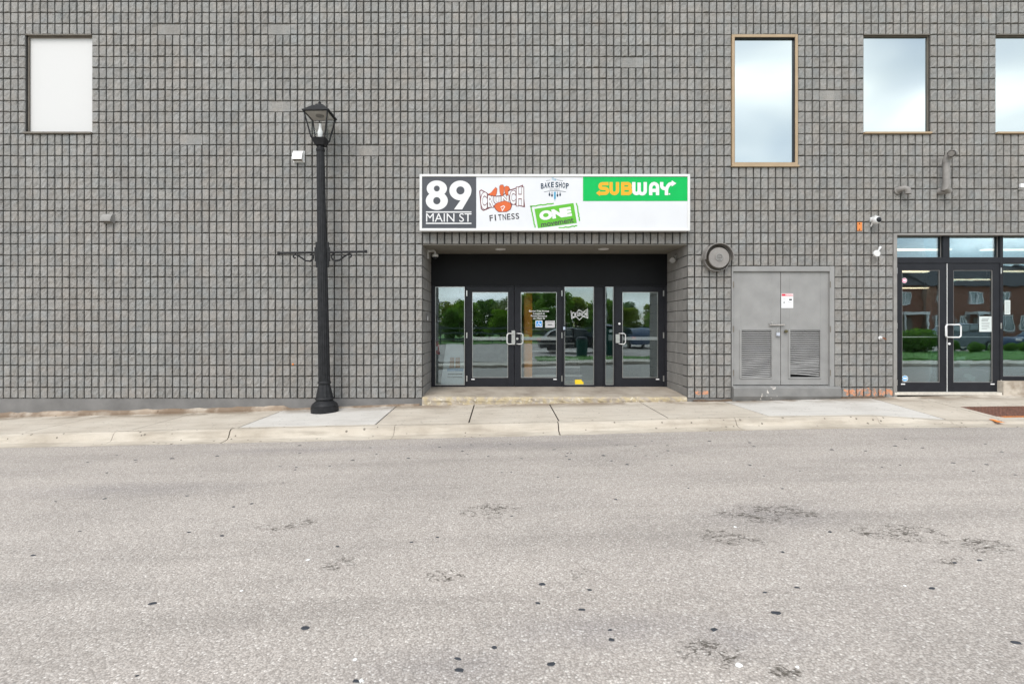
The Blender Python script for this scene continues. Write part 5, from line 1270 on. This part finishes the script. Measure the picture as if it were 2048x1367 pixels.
# townhouses
def mat_brick():
    m, t, b = new_mat('red brick'); pos = wpos(t); mp = N(t, 'ShaderNodeMapping'); t.links.new(pos, mp.inputs[0]); mp.inputs['Rotation'].default_value = (R_(90), 0, 0)
    bt = N(t, 'ShaderNodeTexBrick'); bt.inputs['Scale'].default_value = 4.5; bt.inputs['Color1'].default_value = (.17, .06, .035, 1); bt.inputs['Color2'].default_value = (.23, .09, .05, 1); bt.inputs['Mortar'].default_value = (.25, .22, .19, 1); bt.inputs['Mortar Size'].default_value = .012
    t.links.new(mp.outputs[0], bt.inputs['Vector']); t.links.new(bt.outputs[0], b.inputs['Base Color']); b.inputs['Roughness'].default_value = .85; return m
M_BRICK = mat_brick(); M_ROOF = simple('dark shingle roof', (.045, .043, .045), .9, var=.25, vscale=4)
def make_house(local_loc):
    t_ = thing('townhouse', 'red brick townhouse with dark roof and white windows, mirrored in the shop doors', 'house', (0, 0, 0), 'brick townhouses across the street', local=True)
    W, D, H = 6.0, 8.0, 5.0
    m = MB(); m.box(0, W-.002, -D, 0, -.5, H); m.build('wall', M_BRICK, t_)
    m = MB(); m.add([(-.0, .35, H-.05), (W-.003, .35, H-.05), (W-.003, -D-.35, H-.05), (0, -D-.35, H-.05), (0, -D/2, H+2.3), (W-.003, -D/2, H+2.3)], [(0, 1, 5, 4), (2, 3, 4, 5), (0, 4, 3), (1, 2, 5), (3, 2, 1, 0)]); m.build('roof', M_ROOF, t_)
    for (x, z, w_, h_) in ((1.0, 3.3, .9, 1.1), (3.9, 3.3, 1.1, 1.1), (.8, .9, 1.5, 1.4), (2.9, 1.0, .6, 1.3)):
        m = MB(); frame_rect(m, x, z, x+w_, z+h_, x+.09, z+.09, x+w_-.09, z+h_-.09, -.02, .05); wd = m.build('window', M_WHITE, t_)
        m = MB(); m.box(x+w_/2-.04, x+w_/2+.04, -.01, .04, z+.09, z+h_-.09); m.build('mullion', M_WHITE, wd)
        m = MB(); m.box(x+.09, x+w_-.09, .002, .012, z+.09, z+h_-.09); m.build('pane', M_CARGLASS, wd)
    m = MB(); m.box(4.1, 5.1, .002, .06, 0, 2.1); dr = m.build('door', M_BROWN, t_)
    m = MB(); m.box(3.4, 5.7, .002, 1.3, 2.35, 2.6); m.build('porch_roof', M_WHITE, t_)
    for x in (3.5, 5.5):
        m = MB(); m.box(x, x+.12, 1.1, 1.22, -.3, 2.349); m.build('porch_post', M_WHITE, t_)
    m = MB(); m.add([(2.2, -1.2, H+.65), (3.6, -1.2, H+.65), (3.6, -.9, H+.6), (2.2, -.9, H+.6), (2.2, -1.2, H+1.6), (3.6, -1.2, H+1.6), (3.6, -3, H+1.6), (2.2, -3, H+1.6)], [(0, 1, 5, 4), (4, 5, 6, 7)]); 
    t_.location = local_loc; return t_
h0 = make_house((26, -35.5, .4))
for i in range(1, 7):
    o = copy_tree(h0); o.location = (26+6*i, -35.5-(i % 2)*.5, .4)
# cars
def make_car(paint, label, nm='parked_car', grp='cars parked across the street', suv=False):
    t_ = thing(nm, label, 'car', (0, 0, 0), grp, local=True)
    L, Hh = (4.7, 1.72) if suv else (4.5, 1.45); wd = .9
    s = Hh/1.45
    low = [(-2.25, .30), (-2.28, .55), (-2.22, .78*s), (-1.1, .92*s), (1.5, .95*s), (2.15, .90*s), (2.26, .6), (2.22, .30)]
    hi = [(-1.15, .90*s), (-.45, 1.38*s), (.3, Hh), (1.2, Hh*.985), (1.75 if not suv else 2.0, 1.2*s), (2.0 if not suv else 2.15, .93*s)]
    def loft(m, prof, secs):
        n = len(prof); k = len(m.v)
        for (y, sx, sz, zc) in secs:
            for (x, z) in prof: m.v.append((x*sx, y, zc+(z-zc)*sz))
        for j in range(len(secs)-1):
            for i in range(n): m.f.append((k+j*n+i, k+j*n+(i+1) % n, k+(j+1)*n+(i+1) % n, k+(j+1)*n+i))
        m.f += [tuple(k+i for i in range(n))[::-1], tuple(k+(len(secs)-1)*n+i for i in range(n))]
    m = MB(); loft(m, low, [(-wd, .95, .93, .6), (-wd+.08, .99, .99, .6), (0, 1, 1.02, .6), (wd-.08, .99, .99, .6), (wd, .95, .93, .6)]); m.build('body', paint, t_, smooth=True)
    m = MB(); loft(m, hi, [(-.66, .93, .96, .9), (-.5, .98, 1, .9), (.5, .98, 1, .9), (.66, .93, .96, .9)]); m.build('cabin', paint, t_, smooth=True)
    for s_ in (-1, 1):
        for (a, b3) in (((-.82, -.38, .18, .18)), ((.26, .26, 1.2, 1.45)))[0:0] or (((-.95, -.42, .22, .22)), ((.3, .3, 1.25, 1.6))) and [(0, 0)]:
            pass
        for q in ([(-.98, .96*s), (-.42, 1.32*s), (.28, 1.37*s), (.28, .97*s)], [(.38, .97*s), (.38, 1.37*s), (1.15, 1.34*s), (1.62, 1.02*s)]):
            m = MB(); m.prism(q, s_*.655-.02, s_*.655+.02); m.build('side_window', M_CARGLASS, t_)
        for x in (-1.4, 1.38):
            m = MB(); m.lathe([(.20, s_*.9-.11), (.33, s_*.9-.11), (.33, s_*.9+.02), (.22, s_*.9+.03)], 20, (x, 0, .33), 'y'); w_ = m.build('wheel', M_BLACK, t_, smooth=True)
            m = MB(); m.lathe([(.21, s_*.9-.02), (.20, s_*.9+.034), (.06, s_*.9+.03)], 14, (x, 0, .33), 'y'); m.build('rim', M_STEEL, w_)
    for s_ in (-1, 1):
        m = MB(); m.box(-2.29, -2.1, s_*.7-.16, s_*.7+.16, .62, .76); m.build('headlight', M_WHITE, t_, bev=.03)
        m = MB(); m.box(2.12, 2.27, s_*.7-.12, s_*.7+.12, .68*s, .84*s); m.build('tail_light', simple('tail light red', (.45, .02, .02), .3), t_, bev=.02)
    m = MB(); m.prism([(-1.06, .97*s), (-.5, 1.34*s), (-.46, 1.34*s), (-1.0, .97*s)], -.56, .56); m.build('windscreen', M_CARGLASS, t_)
    return t_
P_BLK = simple('black car paint', (.012, .013, .016), .2); P_GRY = simple('grey car paint', (.16, .18, .20), .25, .4); P_RED = simple('red car paint', (.35, .015, .02), .25); P_WHT = simple('white car paint', (.7, .7, .7), .25); P_BLU = simple('blue car paint', (.03, .06, .12), .25)
for pnt, lb, loc, rz_, suv in ((P_GRY, 'dark grey estate car parked across the street, mirrored in the shop doors', (28.6, -22.3, .14), 0, True), (P_BLU, 'dark blue car parked beyond the lawn, mirrored in the pane at the picture edge', (34.6, -22.6, .14), 0, False),
                          (P_BLK, 'black car parked across the street, mirrored in the entrance sidelight', (4.4, -17.6, .125), 180, False), (P_BLU, 'dark blue car parked across the street, mirrored in the single entrance door', (9.9, -25.5, .125), 90, False),
                          (P_BLK, 'tall black car parked beside a dark blue one, mirrored in the single entrance door', (7.4, -25.3, .125), 90, True), (P_WHT, 'white car parked across the street, mirrored at the right of the single entrance door', (12.4, -25.2, .125), 90, False)):
    c_ = make_car(pnt, lb, suv=suv); c_.location = loc; c_.rotation_euler.z = R_(rz_)
# second street lamp, pay station, litter bin, pale pole
l2 = copy_tree(lamp); l2.location = (-3.55, -15.8, .11); l2.rotation_euler.y = 0; l2['label'] = 'black lantern street lamp across the street, mirrored in the left sidelight'
ps = thing('pay_station', 'dark green parking pay station across the street, mirrored in the narrow sidelight', 'pay station', (5.7, -14.8, .12))
m = MB(); m.box(5.52, 5.88, -14.95, -14.65, .12, 1.62); m.build('body', simple('bottle green paint', (.006, .055, .042), .4), ps, bev=.04)
m = MB(); m.lathe([(.09, -14.648), (.09, -14.64)], 18, (5.7, 0, 1.42), 'y'); m.build('symbol', M_LABELW, ps)
m = MB(); m.box(5.60, 5.80, -14.648, -14.64, .95, 1.2); m.build('screen', simple('pale screen', (.4, .45, .45), .3), ps)
m = MB(); m.box(5.46, 5.94, -15.0, -14.6, 1.621, 1.69); m.build('cap', M_BLACK, ps, bev=.02)
po = thing('utility_pole', 'pale grey pole across the street, mirrored in the narrow sidelight', 'pole', (5.55, -15.4, .12))
m = MB(); m.lathe([(.11, .12), (.08, 7.5), (.06, 9)], 14, (5.55, -15.4, 0)); m.build('shaft', simple('pale galvanised', (.45, .45, .43), .5), po, smooth=True)
m = MB(); m.tube([(5.55, -15.4, 8.7), (5.55, -14.6, 9.0), (5.55, -13.6, 9.05)], .04, 8); m.box(5.45, 5.65, -13.9, -13.2, 9.0, 9.1); m.build('luminaire', M_GREYTRIM, po)
lb_ = thing('litter_bin', 'dark green litter bin on the far lawn, mirrored in the entrance sidelight', 'litter bin', (4.1, -14.0, .12))
m = MB(); m.lathe([(.27, .12), (.29, .9), (.31, .92), (.30, 1.0)], 14, (4.1, -14, 0)); m.build('drum', MATS['bottle green paint'], lb_, smooth=True)
m = MB(); m.lathe([(.31, 1.0), (.25, 1.1), (.1, 1.15)], 14, (4.1, -14, 0)); m.build('lid', M_BLACK, lb_, smooth=True)
# board fence at the back of the car park
fe2 = thing('park_fence', 'low dark green rail fence behind the car park, mirrored in the entrance glass', 'fence', (0, -34.5, .1))
M_FEN = simple('dark green fence paint', (.03, .06, .045), .6)
for i in range(19):
    x = -20+i*2.4; m = MB(); m.box(x-.05, x+.05, -34.55, -34.45, .0, 1.75); m.build('post', M_FEN, fe2)
for z in (.5, 1.0, 1.5):
    m = MB(); m.box(-20, 23.2, -34.44, -34.40, z, z+.14); m.build('rail', M_FEN, fe2)
